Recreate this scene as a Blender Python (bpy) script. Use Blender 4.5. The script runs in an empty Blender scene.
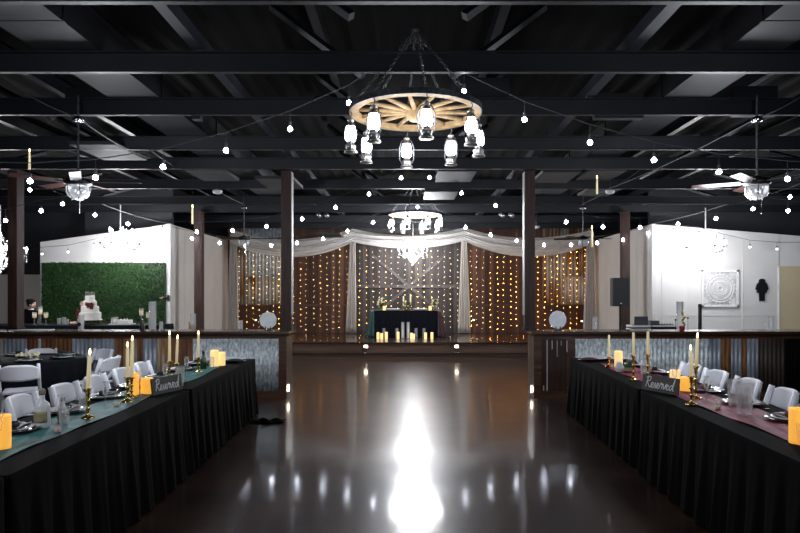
import bpy, bmesh, math, random
from mathutils import Vector, Matrix
random.seed(7)
PI = math.pi
sc = bpy.context.scene
COL = sc.collection
F = 622.0; CX = 408.0; CY = 293.0; CH = 1.68
# ---------------------------------------------------------------- helpers
def wp(px, py, y):            # measured photo position at a known distance -> room coordinates
    return Vector(((px-CX)/F*y, y, CH-(py-CY)/F*y))

class MB:
    def __init__(s): s.v = []; s.f = []
    def add(s, vs, fs):
        n = len(s.v); s.v += [tuple(v) for v in vs]; s.f += [tuple(i+n for i in f) for f in fs]; return s
    def box(s, x0, x1, y0, y1, z0, z1, M=None):
        vs = [Vector(c) for c in ((x0,y0,z0),(x1,y0,z0),(x1,y1,z0),(x0,y1,z0),(x0,y0,z1),(x1,y0,z1),(x1,y1,z1),(x0,y1,z1))]
        if M is not None: vs = [M @ v for v in vs]
        return s.add(vs, [(0,3,2,1),(4,5,6,7),(0,1,5,4),(1,2,6,5),(2,3,7,6),(3,0,4,7)])
    def tube(s, pts, r, n=6, closed=False, flat=1.0):
        pts = [Vector(p) for p in pts]; m = len(pts)
        rs = r if isinstance(r, (list, tuple)) else [r]*m
        vs = []; up = Vector((0,0,1)); px = None
        for i, p in enumerate(pts):
            if closed: t = pts[(i+1) % m]-pts[i-1]
            else: t = pts[min(i+1, m-1)]-pts[max(i-1, 0)]
            if t.length < 1e-9: t = Vector((0,0,1))
            t.normalize()
            if px is None:
                a = up if abs(t.dot(up)) < .95 else Vector((1,0,0))
                px = t.cross(a).normalized()
            else:
                px = px - t*px.dot(t)
                if px.length < 1e-6: px = t.orthogonal()
                px.normalize()
            py = t.cross(px)
            for k in range(n):
                a = 2*PI*k/n
                vs.append(p + px*math.cos(a)*rs[i] + py*math.sin(a)*rs[i]*flat)
        fs = []
        for i in range(m if closed else m-1):
            j = (i+1) % m
            for k in range(n):
                l = (k+1) % n
                fs.append((i*n+k, i*n+l, j*n+l, j*n+k))
        if not closed:
            fs.append(tuple(range(n))[::-1]); fs.append(tuple((m-1)*n+k for k in range(n)))
        return s.add(vs, fs)
    def lathe(s, prof, c=(0,0,0), n=16, M=None, cap=True):
        vs = []; m = len(prof)
        for r, z in prof:
            for k in range(n):
                a = 2*PI*k/n
                v = Vector((c[0]+r*math.cos(a), c[1]+r*math.sin(a), c[2]+z))
                vs.append(M @ v if M is not None else v)
        fs = [(i*n+k, i*n+(k+1)%n, (i+1)*n+(k+1)%n, (i+1)*n+k) for i in range(m-1) for k in range(n)]
        if cap:
            fs.append(tuple(range(n))[::-1]); fs.append(tuple((m-1)*n+k for k in range(n)))
        return s.add(vs, fs)
    def ball(s, c, r, n=8, m=6, sz=1.0):
        prof = [(max(1e-4, r*math.sin(PI*i/m)), -r*sz*math.cos(PI*i/m)) for i in range(m+1)]
        return s.lathe(prof, c, n, cap=False)
    def octa(s, c, r):
        x, y, z = c
        return s.add([(x+r,y,z),(x,y+r,z),(x-r,y,z),(x,y-r,z),(x,y,z+r),(x,y,z-r)],
                     [(0,1,4),(1,2,4),(2,3,4),(3,0,4),(1,0,5),(2,1,5),(3,2,5),(0,3,5)])
    def grid(s, fn, nu, nv, back=None):
        vs = [fn(i/nu, j/nv) for j in range(nv+1) for i in range(nu+1)]
        fs = [(j*(nu+1)+i, j*(nu+1)+i+1, (j+1)*(nu+1)+i+1, (j+1)*(nu+1)+i) for j in range(nv) for i in range(nu)]
        return s.add(vs, fs)
    def prism(s, poly, z0, z1, M=None):          # polygon in xy, extruded in z
        n = len(poly)
        vs = [Vector((x,y,z0)) for x,y in poly]+[Vector((x,y,z1)) for x,y in poly]
        if M is not None: vs = [M @ v for v in vs]
        return s.add(vs, [tuple(range(n))[::-1], tuple(range(n,2*n))]+[(i,(i+1)%n,n+(i+1)%n,n+i) for i in range(n)])
    def build(s, name, mat, parent=None, smooth=False, loc=None, rot=None, solid=0, bevel=0):
        me = bpy.data.meshes.new(name); me.from_pydata(s.v, [], s.f); me.validate(); me.update()
        bm = bmesh.new(); bm.from_mesh(me); bmesh.ops.recalc_face_normals(bm, faces=bm.faces)
        bm.to_mesh(me); bm.free()
        if smooth:
            for p in me.polygons: p.use_smooth = True
        me.materials.append(mat)
        o = bpy.data.objects.new(name, me); COL.objects.link(o)
        if parent is not None: o.parent = parent
        if loc is not None: o.location = loc
        if rot is not None: o.rotation_euler = rot
        if bevel:
            m = o.modifiers.new('bevel', 'BEVEL'); m.width = bevel; m.segments = 2; m.limit_method = 'ANGLE'
        if solid:
            m = o.modifiers.new('solidify', 'SOLIDIFY'); m.thickness = solid; m.offset = 0
        return o

def tag(o, label, cat, group=None, kind=None):
    if label: o['label'] = label
    if cat: o['category'] = cat
    if group: o['group'] = group
    if kind: o['kind'] = kind
    return o
def struct(o, label=None):
    o['kind'] = 'structure'
    if label: o['label'] = label
    return o
def thing(name, label, cat, loc=(0,0,0), rz=0, group=None):
    o = bpy.data.objects.new(name, None); COL.objects.link(o); o.empty_display_size = .1
    o.location = loc; o.rotation_euler = (0,0,rz)
    return tag(o, label, cat, group)
def dup(root, loc, rz=0, label=None, group=None):
    r = root.copy(); COL.objects.link(r); r.location = loc; r.rotation_euler = (0,0,rz)
    if label: r['label'] = label
    if group: r['group'] = group
    for ch in list(root.children):
        c = ch.copy(); COL.objects.link(c); c.parent = r
        for g in list(ch.children):
            d = g.copy(); COL.objects.link(d); d.parent = c
    return r
class Proto:                  # first use moves the prototype, later uses copy it
    def __init__(s, root): s.r = root; s.used = False
    def put(s, loc, rz=0, label=None, group=None):
        if s.used: return dup(s.r, loc, rz, label, group)
        s.used = True; s.r.location = loc; s.r.rotation_euler = (0,0,rz)
        if label: s.r['label'] = label
        if group: s.r['group'] = group
        return s.r
ORD = ['first','second','third','fourth','fifth','sixth','seventh','eighth','ninth','tenth','eleventh','twelfth']

# ---------------------------------------------------------------- materials
def newmat(name):
    m = bpy.data.materials.new(name); m.use_nodes = True
    nt = m.node_tree; b = nt.nodes['Principled BSDF']
    return m, nt, b
def rgb(c): return (c[0], c[1], c[2], 1)
def mat(name, c1, c2=None, rough=.5, metal=0, scale=(8,8,8), bump=0, spec=.5, emis=None, es=0, trans=0, coat=0, sheen=0, detail=4, alpha=1, bscale=1, sub=0, lo=.35, hi=.65):
    m, nt, b = newmat(name)
    N, L = nt.nodes, nt.links
    b.inputs['Roughness'].default_value = rough; b.inputs['Metallic'].default_value = metal
    b.inputs['Specular IOR Level'].default_value = spec
    b.inputs['Transmission Weight'].default_value = trans; b.inputs['Coat Weight'].default_value = coat
    b.inputs['Coat Roughness'].default_value = .1
    b.inputs['Sheen Weight'].default_value = sheen; b.inputs['Alpha'].default_value = alpha
    if sub: b.inputs['Subsurface Weight'].default_value = sub; b.inputs['Subsurface Radius'].default_value = (.02,.01,.005)
    if emis is not None:
        b.inputs['Emission Color'].default_value = rgb(emis); b.inputs['Emission Strength'].default_value = es
    tc = N.new('ShaderNodeTexCoord'); mp = N.new('ShaderNodeMapping'); mp.inputs['Scale'].default_value = scale
    L.new(tc.outputs['Object'], mp.inputs['Vector'])
    nz = N.new('ShaderNodeTexNoise'); nz.inputs['Scale'].default_value = 1; nz.inputs['Detail'].default_value = detail
    L.new(mp.outputs['Vector'], nz.inputs['Vector'])
    r = N.new('ShaderNodeValToRGB'); r.color_ramp.elements[0].position = lo; r.color_ramp.elements[1].position = hi
    if c2 is None: c2 = tuple(x*.88 for x in c1)
    r.color_ramp.elements[0].color = rgb(c2); r.color_ramp.elements[1].color = rgb(c1)
    L.new(nz.outputs['Fac'], r.inputs['Fac']); L.new(r.outputs['Color'], b.inputs['Base Color'])
    if bump:
        bp = N.new('ShaderNodeBump'); bp.inputs['Strength'].default_value = bump; bp.inputs['Distance'].default_value = .02*bscale
        L.new(nz.outputs['Fac'], bp.inputs['Height']); L.new(bp.outputs['Normal'], b.inputs['Normal'])
    return m
def planks(name, cols, w=.14, rough=.6, axis='X', gap=.05, grain=(30,30,1.5), spec=.3):
    m, nt, b = newmat(name); N, L = nt.nodes, nt.links
    b.inputs['Roughness'].default_value = rough; b.inputs['Specular IOR Level'].default_value = spec
    tc = N.new('ShaderNodeTexCoord'); sp = N.new('ShaderNodeSeparateXYZ'); L.new(tc.outputs['Object'], sp.inputs[0])
    dv = N.new('ShaderNodeMath'); dv.operation = 'DIVIDE'; dv.inputs[1].default_value = w; L.new(sp.outputs[axis], dv.inputs[0])
    fl = N.new('ShaderNodeMath'); fl.operation = 'FLOOR'; L.new(dv.outputs[0], fl.inputs[0])
    fr = N.new('ShaderNodeMath'); fr.operation = 'FRACT'; L.new(dv.outputs[0], fr.inputs[0])
    wn = N.new('ShaderNodeTexWhiteNoise'); wn.noise_dimensions = '1D'; L.new(fl.outputs[0], wn.inputs['W'])
    mp = N.new('ShaderNodeMapping'); mp.inputs['Scale'].default_value = grain; L.new(tc.outputs['Object'], mp.inputs['Vector'])
    ad = N.new('ShaderNodeVectorMath'); ad.operation = 'ADD'; L.new(mp.outputs[0], ad.inputs[0])
    cm = N.new('ShaderNodeVectorMath'); cm.operation = 'SCALE'; cm.inputs['Scale'].default_value = 20; L.new(wn.outputs['Color'], cm.inputs[0]); L.new(cm.outputs[0], ad.inputs[1])
    nz = N.new('ShaderNodeTexNoise'); nz.inputs['Scale'].default_value = 1; nz.inputs['Detail'].default_value = 6; L.new(ad.outputs[0], nz.inputs['Vector'])
    mx = N.new('ShaderNodeMath'); mx.operation = 'MULTIPLY_ADD'; mx.inputs[1].default_value = .5; L.new(wn.outputs['Value'], mx.inputs[0])
    m2 = N.new('ShaderNodeMath'); m2.operation = 'MULTIPLY_ADD'; m2.inputs[1].default_value = .9; m2.inputs[2].default_value = -.2; L.new(nz.outputs['Fac'], m2.inputs[0]); L.new(m2.outputs[0], mx.inputs[2])
    r = N.new('ShaderNodeValToRGB'); L.new(mx.outputs[0], r.inputs['Fac'])
    el = r.color_ramp.elements; el[0].color = rgb(cols[0]); el[1].color = rgb(cols[-1]); el[0].position = .15; el[1].position = .85
    for i, c in enumerate(cols[1:-1]):
        e = el.new(.15+.7*(i+1)/(len(cols)-1)); e.color = rgb(c)
    g = N.new('ShaderNodeMath'); g.operation = 'GREATER_THAN'; g.inputs[1].default_value = gap; L.new(fr.outputs[0], g.inputs[0])
    mm = N.new('ShaderNodeMix'); mm.data_type = 'RGBA'; mm.inputs[6].default_value = (.004,.003,.002,1)
    L.new(g.outputs[0], mm.inputs[0]); L.new(r.outputs['Color'], mm.inputs[7]); L.new(mm.outputs[2], b.inputs['Base Color'])
    bp = N.new('ShaderNodeBump'); bp.inputs['Strength'].default_value = .35; bp.inputs['Distance'].default_value = .01
    L.new(nz.outputs['Fac'], bp.inputs['Height']); L.new(bp.outputs['Normal'], b.inputs['Normal'])
    return m
def emit(name, c, s, base=(1,1,1)):
    m, nt, b = newmat(name)
    b.inputs['Base Color'].default_value = rgb(base); b.inputs['Roughness'].default_value = .3
    b.inputs['Emission Color'].default_value = rgb(c); b.inputs['Emission Strength'].default_value = s
    return m
def glassmat(name, tint=(1,1,1), rough=.03, density=.03, fres=.28):
    m = bpy.data.materials.new(name); m.use_nodes = True; nt = m.node_tree; N, L = nt.nodes, nt.links
    b = N['Principled BSDF']; b.inputs['Base Color'].default_value = rgb(tint); b.inputs['Roughness'].default_value = rough
    b.inputs['Specular IOR Level'].default_value = 1.0
    t = N.new('ShaderNodeBsdfTransparent'); t.inputs[0].default_value = rgb(tuple(.5+.5*x for x in tint))
    lw = N.new('ShaderNodeLayerWeight'); lw.inputs['Blend'].default_value = .45
    ma = N.new('ShaderNodeMath'); ma.operation = 'MULTIPLY_ADD'; ma.inputs[1].default_value = fres; ma.inputs[2].default_value = density; ma.use_clamp = True
    L.new(lw.outputs['Fresnel'], ma.inputs[0])
    mx = N.new('ShaderNodeMixShader'); L.new(ma.outputs[0], mx.inputs[0]); L.new(t.outputs[0], mx.inputs[1]); L.new(b.outputs[0], mx.inputs[2])
    L.new(mx.outputs[0], N['Material Output'].inputs['Surface'])
    return m

M = {}
M['white_wall'] = mat('white_wall', (.62,.61,.60), (.58,.57,.56), rough=.6, scale=(1.5,1.5,1.5))
M['side_wall'] = mat('side_wall', (.55,.51,.46), (.51,.47,.43), rough=.6, scale=(1.5,1.5,1.5))
M['cream_wall'] = mat('cream_wall', (.55,.46,.30), (.5,.42,.27), rough=.6, scale=(1.5,1.5,1.5))
M['black_wall'] = mat('black_wall', (.012,.013,.018), (.009,.01,.014), rough=.6, scale=(2,2,.5))
M['ceiling_black'] = mat('ceiling_black', (.002,.0019,.002), (.001,.001,.0011), spec=.1, rough=.9, scale=(1.2,.3,1))
M['beam_black'] = mat('beam_black', (.006,.0068,.011), (.0042,.0046,.0075), rough=.5, scale=(2,6,6), bump=.05)
M['duct'] = mat('duct', (.008,.008,.0105), (.006,.006,.008), rough=.6, scale=(2,2,2))
M['purlin'] = mat('purlin', (.026,.028,.038), (.018,.019,.027), rough=.5, scale=(2,2,2))
M['post_wood'] = mat('post_wood', (.05,.022,.016), (.022,.010,.008), rough=.55, scale=(25,25,2.5), bump=.3, spec=.3)
M['bar_wood'] = mat('bar_wood', (.085,.036,.02), (.038,.016,.009), rough=.4, scale=(3,18,18), bump=.2)
M['bar_top'] = mat('bar_top', (.06,.032,.02), (.035,.018,.012), rough=.25, scale=(2,20,20), coat=.4)
M['dark_planks'] = planks('dark_planks', [(.018,.009,.006),(.04,.018,.011),(.028,.014,.010)], w=.09, rough=.5)
M['brown_planks'] = planks('brown_planks', [(.03,.014,.009),(.075,.034,.021),(.125,.062,.040)], w=.135, rough=.65)
M['wainscot'] = planks('wainscot', [(.03,.012,.006),(.075,.030,.014),(.06,.026,.013)], w=.12, rough=.5)
M['grey_planks'] = planks('grey_planks', [(.016,.013,.013),(.045,.039,.038),(.085,.074,.072)], w=.11, rough=.7)
M['stage_wood'] = mat('stage_wood', (.034,.015,.008), (.016,.007,.004), rough=.25, scale=(1,14,14), bump=.06, coat=.6)
M['riser_wood'] = mat('riser_wood', (.085,.045,.027), (.04,.02,.012), rough=.4, scale=(1,10,30), bump=.1)
M['barn_rail'] = mat('barn_rail', (.10,.088,.083), (.06,.05,.047), rough=.7, scale=(10,10,10), bump=.2)
def sheet(name, cols, pos, scale, rough=.45, metal=.6, bump=.1):
    m, nt, b = newmat(name); N, L = nt.nodes, nt.links
    b.inputs['Roughness'].default_value = rough; b.inputs['Metallic'].default_value = metal
    tc = N.new('ShaderNodeTexCoord'); mp = N.new('ShaderNodeMapping'); mp.inputs['Scale'].default_value = scale; L.new(tc.outputs['Object'], mp.inputs['Vector'])
    nz = N.new('ShaderNodeTexNoise'); nz.inputs['Scale'].default_value = 1; nz.inputs['Detail'].default_value = 8; nz.inputs['Roughness'].default_value = .65; L.new(mp.outputs[0], nz.inputs['Vector'])
    r = N.new('ShaderNodeValToRGB'); el = r.color_ramp.elements; el[0].color = rgb(cols[0]); el[0].position = pos[0]; el[1].color = rgb(cols[-1]); el[1].position = pos[-1]
    for c, p in list(zip(cols, pos))[1:-1]:
        e = el.new(p); e.color = rgb(c)
    L.new(nz.outputs['Fac'], r.inputs['Fac']); L.new(r.outputs['Color'], b.inputs['Base Color'])
    bp = N.new('ShaderNodeBump'); bp.inputs['Strength'].default_value = bump; bp.inputs['Distance'].default_value = .01; L.new(nz.outputs['Fac'], bp.inputs['Height']); L.new(bp.outputs['Normal'], b.inputs['Normal'])
    return m
M['galv'] = sheet('galvanised', [(.22,.25,.27),(.46,.51,.54),(.8,.85,.88)], [.34,.5,.66], (30,30,12), metal=.25)
M['bluegrey'] = sheet('bluegrey_sheet', [(.13,.15,.18),(.24,.27,.32),(.42,.46,.53)], [.3,.5,.8], (8,8,2), metal=.3)
M['rust'] = sheet('rusted_sheet', [(.03,.013,.008),(.12,.045,.016),(.28,.12,.035)], [.3,.5,.75], (9,9,1.6), metal=.1, rough=.7)
M['mixrust'] = sheet('mixed_rust_sheet', [(.05,.02,.01),(.26,.11,.03),(.30,.27,.22),(.34,.34,.32)], [.36,.46,.52,.7], (5,5,.5), metal=.2, rough=.6)
M['darksheet'] = sheet('dark_sheet', [(.012,.008,.006),(.045,.03,.024),(.09,.07,.06)], [.3,.5,.8], (9,9,1.2), metal=.2, rough=.6)
M['tin'] = sheet('weathered_tin', [(.16,.08,.03),(.34,.30,.25),(.50,.47,.43)], [.34,.47,.7], (3,3,1.2), metal=.1, rough=.6)
M['blackcloth'] = mat('black_tablecloth', (.003,.0032,.0034), (.002,.002,.0022), rough=.9, scale=(40,40,40), spec=.06)
M['headcloth'] = mat('head_table_cloth', (.0035,.005,.0085), (.0025,.0035,.006), rough=.85, scale=(20,20,20), spec=.12)
M['teal'] = mat('teal_satin', (.055,.17,.17), (.02,.075,.08), rough=.6, scale=(9,3,9), bump=.4, spec=.12)
M['burgundy'] = mat('burgundy_satin', (.26,.045,.075), (.12,.015,.035), rough=.6, scale=(9,3,9), bump=.4, spec=.12)
M['tealcloth'] = mat('teal_napkin', (.008,.028,.03), (.004,.014,.016), rough=.5, scale=(30,30,30))
M['burgcloth'] = mat('burgundy_napkin', (.07,.01,.018), (.035,.005,.01), rough=.5, scale=(30,30,30))
M['china'] = mat('white_china', (.75,.75,.77), rough=.15, scale=(5,5,5))
M['blackplate'] = mat('black_plate', (.012,.012,.013), rough=.2, scale=(5,5,5))
M['chair'] = mat('white_resin', (.80,.81,.87), (.77,.78,.84), rough=.35, scale=(4,4,4))
M['wax'] = mat('ivory_wax', (.80,.72,.50), (.74,.66,.44), rough=.45, scale=(6,6,6), sub=.3, emis=(1,.78,.42), es=.28)  # faint emission imitates light glowing through the wax, on unlit candles too
M['ledwax'] = mat('glowing_wax', (.9,.5,.1), (.85,.42,.06), rough=.5, scale=(14,14,5), emis=(1,.46,.06), es=.72)
M['ledwax_pale'] = mat('pale_glowing_wax', (.9,.68,.36), (.86,.6,.28), rough=.5, scale=(14,14,5), emis=(1,.68,.25), es=.75)
M['flame'] = emit('candle_flame', (1,.62,.22), 14)
M['brass'] = mat('brass', (.75,.52,.16), (.55,.36,.09), rough=.22, metal=1, scale=(10,10,10))
M['glass'] = glassmat('clear_glass')
M['crystal'] = glassmat('crystal', density=.35, fres=.5)
M['vaseglass'] = glassmat('vase_glass', density=.07, fres=.45)
M['green_glass'] = mat('green_glass', (.01,.06,.02), (.008,.04,.015), rough=.08, scale=(5,5,5))
M['frost'] = mat('frosted_glass', (.68,.70,.74), (.62,.64,.68), rough=.35, scale=(8,8,8))
M['label'] = mat('gold_label', (.35,.30,.17), (.22,.19,.11), rough=.5, scale=(30,30,30))
M['cork'] = mat('cork', (.28,.22,.16), (.18,.14,.1), rough=.8, scale=(60,60,60))
M['blackmetal'] = mat('black_metal', (.012,.012,.013), (.007,.007,.008), rough=.35, metal=.3, scale=(10,10,10))
M['iron'] = mat('dark_iron', (.14,.14,.15), (.06,.06,.07), rough=.4, metal=.8, scale=(30,30,30))
M['lantern'] = mat('lantern_metal', (.55,.54,.52), (.25,.24,.23), rough=.3, metal=.9, scale=(20,20,20))
M['wheelwood'] = mat('pale_wheel_wood', (.42,.28,.13), (.28,.17,.07), rough=.6, scale=(12,12,12), bump=.2)
M['globe'] = emit('lantern_globe', (.86,.90,1), 34)
M['bulb'] = emit('festoon_bulb', (.80,.86,1), 60)
M['bulbdim'] = emit('festoon_bulb_wall', (.9,.93,1), 3)
M['fairy'] = emit('fairy_light', (1,.40,.06), 80)
M['fairycool'] = emit('fairy_light_pale', (1,.60,.24), 26)
M['crysbulb'] = emit('candle_bulb', (.95,.96,1), 140)
M['steplight'] = emit('step_light', (1,.82,.6), 14)
M['wire'] = mat('black_wire', (.02,.02,.022), rough=.5, scale=(10,10,10))
M['steelwire'] = mat('steel_cable', (.06,.06,.065), rough=.6, metal=0, scale=(10,10,10))
M['chrome'] = mat('chrome', (.7,.7,.72), rough=.15, metal=1, scale=(5,5,5))
M['plastic_white'] = mat('white_plastic', (.7,.7,.7), rough=.4, scale=(5,5,5))
M['fanblade'] = mat('fan_blade', (.05,.02,.015), (.025,.011,.009), rough=.4, scale=(4,20,20))
M['leaf'] = None
M['speaker'] = mat('speaker_black', (.012,.013,.018), rough=.5, scale=(60,60,60))
M['grille'] = mat('speaker_grille', (.006,.007,.010), (.016,.017,.022), rough=.5, scale=(160,160,160))
M['laptop'] = mat('laptop_grey', (.14,.15,.18), rough=.35, metal=.5, scale=(5,5,5))
M['skin'] = mat('skin', (.55,.33,.25), rough=.5, scale=(5,5,5))
M['hair'] = mat('dark_hair', (.008,.005,.004), rough=.8, spec=.15, scale=(40,40,5))
M['darkshirt'] = mat('dark_shirt', (.006,.005,.007), rough=.95, spec=.05, scale=(20,20,20))
M['icing'] = mat('cake_icing', (.82,.79,.74), rough=.5, scale=(15,15,15))
M['rose'] = mat('burgundy_rose', (.16,.008,.014), (.07,.004,.008), rough=.6, scale=(20,20,20))
M['blush'] = mat('blush_rose', (.75,.5,.42), (.6,.36,.3), rough=.6, scale=(20,20,20))
M['cream'] = mat('cream_petal', (.78,.66,.42), (.7,.56,.34), rough=.6, scale=(20,20,20))
M['greenery'] = mat('greenery', (.03,.08,.02), (.015,.04,.012), rough=.6, scale=(20,20,20))
M['redglass'] = mat('red_glass', (.22,.01,.02), rough=.15, scale=(5,5,5))
M['amber'] = mat('amber', (.5,.22,.04), rough=.2, scale=(5,5,5))
M['sign'] = mat('sign_board', (.030,.020,.017), (.018,.012,.010), rough=.5, scale=(3,3,25))
M['chalk'] = mat('white_paint', (.75,.75,.78), rough=.6, scale=(10,10,10))
M['carved'] = mat('carved_white', (.78,.77,.77), rough=.5, scale=(5,5,5))
M['carveback'] = mat('carved_back', (.5,.5,.51), rough=.7, scale=(5,5,5))
M['marble'] = mat('white_agate', (.85,.88,.92), (.72,.77,.84), rough=.3, scale=(12,12,12))
M['stripwhite'] = mat('pale_lit_edge_and_drips', (.45,.42,.42), (.33,.30,.30), rough=.5, scale=(20,20,2))  # light on the post edges put into colour; also the slat paint drips
M['pink'] = mat('pink_plastic', (.6,.3,.28), rough=.4, scale=(5,5,5))
# sheer drape
def sheermat(name, col, a):
    m, nt, b = newmat(name); N, L = nt.nodes, nt.links
    b.inputs['Base Color'].default_value = rgb(col); b.inputs['Roughness'].default_value = .8
    tl = N.new('ShaderNodeBsdfTranslucent'); tl.inputs[0].default_value = rgb(col)
    m1 = N.new('ShaderNodeMixShader'); m1.inputs[0].default_value = .35; L.new(b.outputs[0], m1.inputs[1]); L.new(tl.outputs[0], m1.inputs[2])
    t = N.new('ShaderNodeBsdfTransparent'); mx = N.new('ShaderNodeMixShader')
    tc = N.new('ShaderNodeTexCoord'); nz = N.new('ShaderNodeTexNoise'); nz.inputs['Scale'].default_value = 6; L.new(tc.outputs['Object'], nz.inputs['Vector'])
    ma = N.new('ShaderNodeMath'); ma.operation = 'MULTIPLY_ADD'; ma.inputs[1].default_value = .2; ma.inputs[2].default_value = a-.1; L.new(nz.outputs['Fac'], ma.inputs[0])
    L.new(ma.outputs[0], mx.inputs[0]); L.new(t.outputs[0], mx.inputs[1]); L.new(m1.outputs[0], mx.inputs[2])
    L.new(mx.outputs[0], N['Material Output'].inputs['Surface'])
    return m
M['sheer'] = sheermat('sheer_voile', (.80,.77,.74), .84)
M['drape'] = sheermat('white_drape', (.80,.74,.68), .95)
# hedge leaf
def leafmat():
    m, nt, b = newmat('boxwood_leaf'); N, L = nt.nodes, nt.links
    b.inputs['Roughness'].default_value = .7; b.inputs['Specular IOR Level'].default_value = .2
    g = N.new('ShaderNodeNewGeometry'); r = N.new('ShaderNodeValToRGB')
    r.color_ramp.elements[0].color = (.004,.014,.005,1); r.color_ramp.elements[1].color = (.034,.10,.02,1)
    e = r.color_ramp.elements.new(.6); e.color = (.012,.042,.010,1)
    L.new(g.outputs['Random Per Island'], r.inputs['Fac']); L.new(r.outputs['Color'], b.inputs['Base Color'])
    return m
M['leaf'] = leafmat()
# floor: stained polished concrete
def floormat():
    m, nt, b = newmat('stained_concrete'); N, L = nt.nodes, nt.links
    tc = N.new('ShaderNodeTexCoord')
    def noise(s, d=4, sc3=(1,1,1)):
        mp = N.new('ShaderNodeMapping'); mp.inputs['Scale'].default_value = sc3; L.new(tc.outputs['Object'], mp.inputs['Vector'])
        n = N.new('ShaderNodeTexNoise'); n.inputs['Scale'].default_value = s; n.inputs['Detail'].default_value = d; L.new(mp.outputs[0], n.inputs['Vector']); return n
    n1 = noise(1.6, 5); r = N.new('ShaderNodeValToRGB')
    r.color_ramp.elements[0].position = .35; r.color_ramp.elements[1].position = .7
    r.color_ramp.elements[0].color = (.016,.0072,.0048,1); r.color_ramp.elements[1].color = (.05,.026,.017,1)
    L.new(n1.outputs['Fac'], r.inputs['Fac'])
    # saw-cut joints
    sp = N.new('ShaderNodeSeparateXYZ'); L.new(tc.outputs['Object'], sp.inputs[0])
    def joint(sock, pos, w=.006):
        a = N.new('ShaderNodeMath'); a.operation = 'SUBTRACT'; a.inputs[1].default_value = pos; L.new(sock, a.inputs[0])
        c = N.new('ShaderNodeMath'); c.operation = 'ABSOLUTE'; L.new(a.outputs[0], c.inputs[0])
        d = N.new('ShaderNodeMath'); d.operation = 'LESS_THAN'; d.inputs[1].default_value = w; L.new(c.outputs[0], d.inputs[0]); return d.outputs[0]
    acc = None
    for s, p in ((sp.outputs['X'], -1.22), (sp.outputs['X'], 2.43), (sp.outputs['Y'], 6.35), (sp.outputs['Y'], 12.4), (sp.outputs['Y'], 2.6)):
        j = joint(s, p)
        if acc is None: acc = j
        else:
            mx = N.new('ShaderNodeMath'); mx.operation = 'MAXIMUM'; L.new(acc, mx.inputs[0]); L.new(j, mx.inputs[1]); acc = mx.outputs[0]
    mj = N.new('ShaderNodeMix'); mj.data_type = 'RGBA'; L.new(acc, mj.inputs[0]); L.new(r.outputs['Color'], mj.inputs[6]); mj.inputs[7].default_value = (.004,.003,.003,1)
    L.new(mj.outputs[2], b.inputs['Base Color'])
    b.inputs['Roughness'].default_value = .34; b.inputs['Coat Weight'].default_value = .75; b.inputs['Coat IOR'].default_value = 1.55
    n2 = noise(2.2, 2); rr = N.new('ShaderNodeMath'); rr.operation = 'MULTIPLY_ADD'; rr.inputs[1].default_value = .12; rr.inputs[2].default_value = .035
    L.new(n2.outputs['Fac'], rr.inputs[0]); L.new(rr.outputs[0], b.inputs['Coat Roughness'])
    b.inputs['Specular IOR Level'].default_value = .2
    n3 = noise(1.3, 1, (2.2,1,1)); n4 = noise(26, 3, (1,1,1))
    ad = N.new('ShaderNodeMath'); ad.operation = 'MULTIPLY_ADD'; ad.inputs[1].default_value = .035; L.new(n4.outputs['Fac'], ad.inputs[0]); L.new(n3.outputs['Fac'], ad.inputs[2])
    bp = N.new('ShaderNodeBump'); bp.inputs['Strength'].default_value = .10; bp.inputs['Distance'].default_value = .012; L.new(bp.outputs['Normal'], b.inputs['Coat Normal']); L.new(ad.outputs[0], bp.inputs['Height']); L.new(bp.outputs['Normal'], b.inputs['Normal'])
    return m
M['floor'] = floormat()

# ---------------------------------------------------------------- camera
cam = bpy.data.cameras.new('camera'); co = bpy.data.objects.new('camera', cam); COL.objects.link(co)
co.location = (0,0,CH); co.rotation_euler = (PI/2,0,0)
cam.sensor_width = 36; cam.lens = F/800*36; cam.shift_x = -8/800; cam.shift_y = 26.5/800; cam.clip_end = 100; cam.clip_start = .05
sc.camera = co
w = bpy.data.worlds.new('world'); sc.world = w; w.use_nodes = True
w.node_tree.nodes['Background'].inputs[0].default_value = (.55,.62,.8,1); w.node_tree.nodes['Background'].inputs[1].default_value = .01
sc.view_settings.view_transform = 'Standard'; sc.view_settings.look = 'None'; sc.view_settings.gamma = 1; sc.view_settings.exposure = 0
sc.view_settings.use_curve_mapping = False

# ---------------------------------------------------------------- shell
XW = 12.0; YB = 20.0; YN = -6.0
struct(MB().box(-XW,XW,YN,YB,-.1,0).build('floor', M['floor']))
ZR = 4.9; ZE = 3.95
def roofz(x): return ZR-(ZR-ZE)*abs(x)/XW
rb = MB()                                               # corrugated roof deck, gable
def roof(u, v):
    x = -XW+2*XW*u; y = YN+(YB-YN)*v
    return (x, y, roofz(x)+.02*math.sin(2*PI*x/.3))
rb.grid(roof, 480, 1)
struct(rb.build('ceiling', M['ceiling_black'], solid=.02))
def gable(x0, x1, y, z0, th=.1):
    b = MB(); b.prism([(x0,z0),(x1,z0),(x1,roofz(x1))]+([(0,ZR)] if x0 < 0 < x1 else [])+[(x0,roofz(x0))], -th, 0, Matrix(((1,0,0,0),(0,0,1,y+th),(0,1,0,0),(0,0,0,1))))
    return b
struct(gable(-XW,XW,YB,0).build('wall_back', M['black_wall']))
struct(gable(-XW,XW,YN-.1,0).build('wall_near', M['black_wall']))
struct(MB().box(-XW-.1,-XW,YN,YB,0,ZE).build('wall_left', M['black_wall']))
struct(MB().box(XW,XW+.1,YN,YB,0,ZE).build('wall_right', M['black_wall']))
XL, XR, YP = -5.7, 5.85, 14.9
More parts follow.
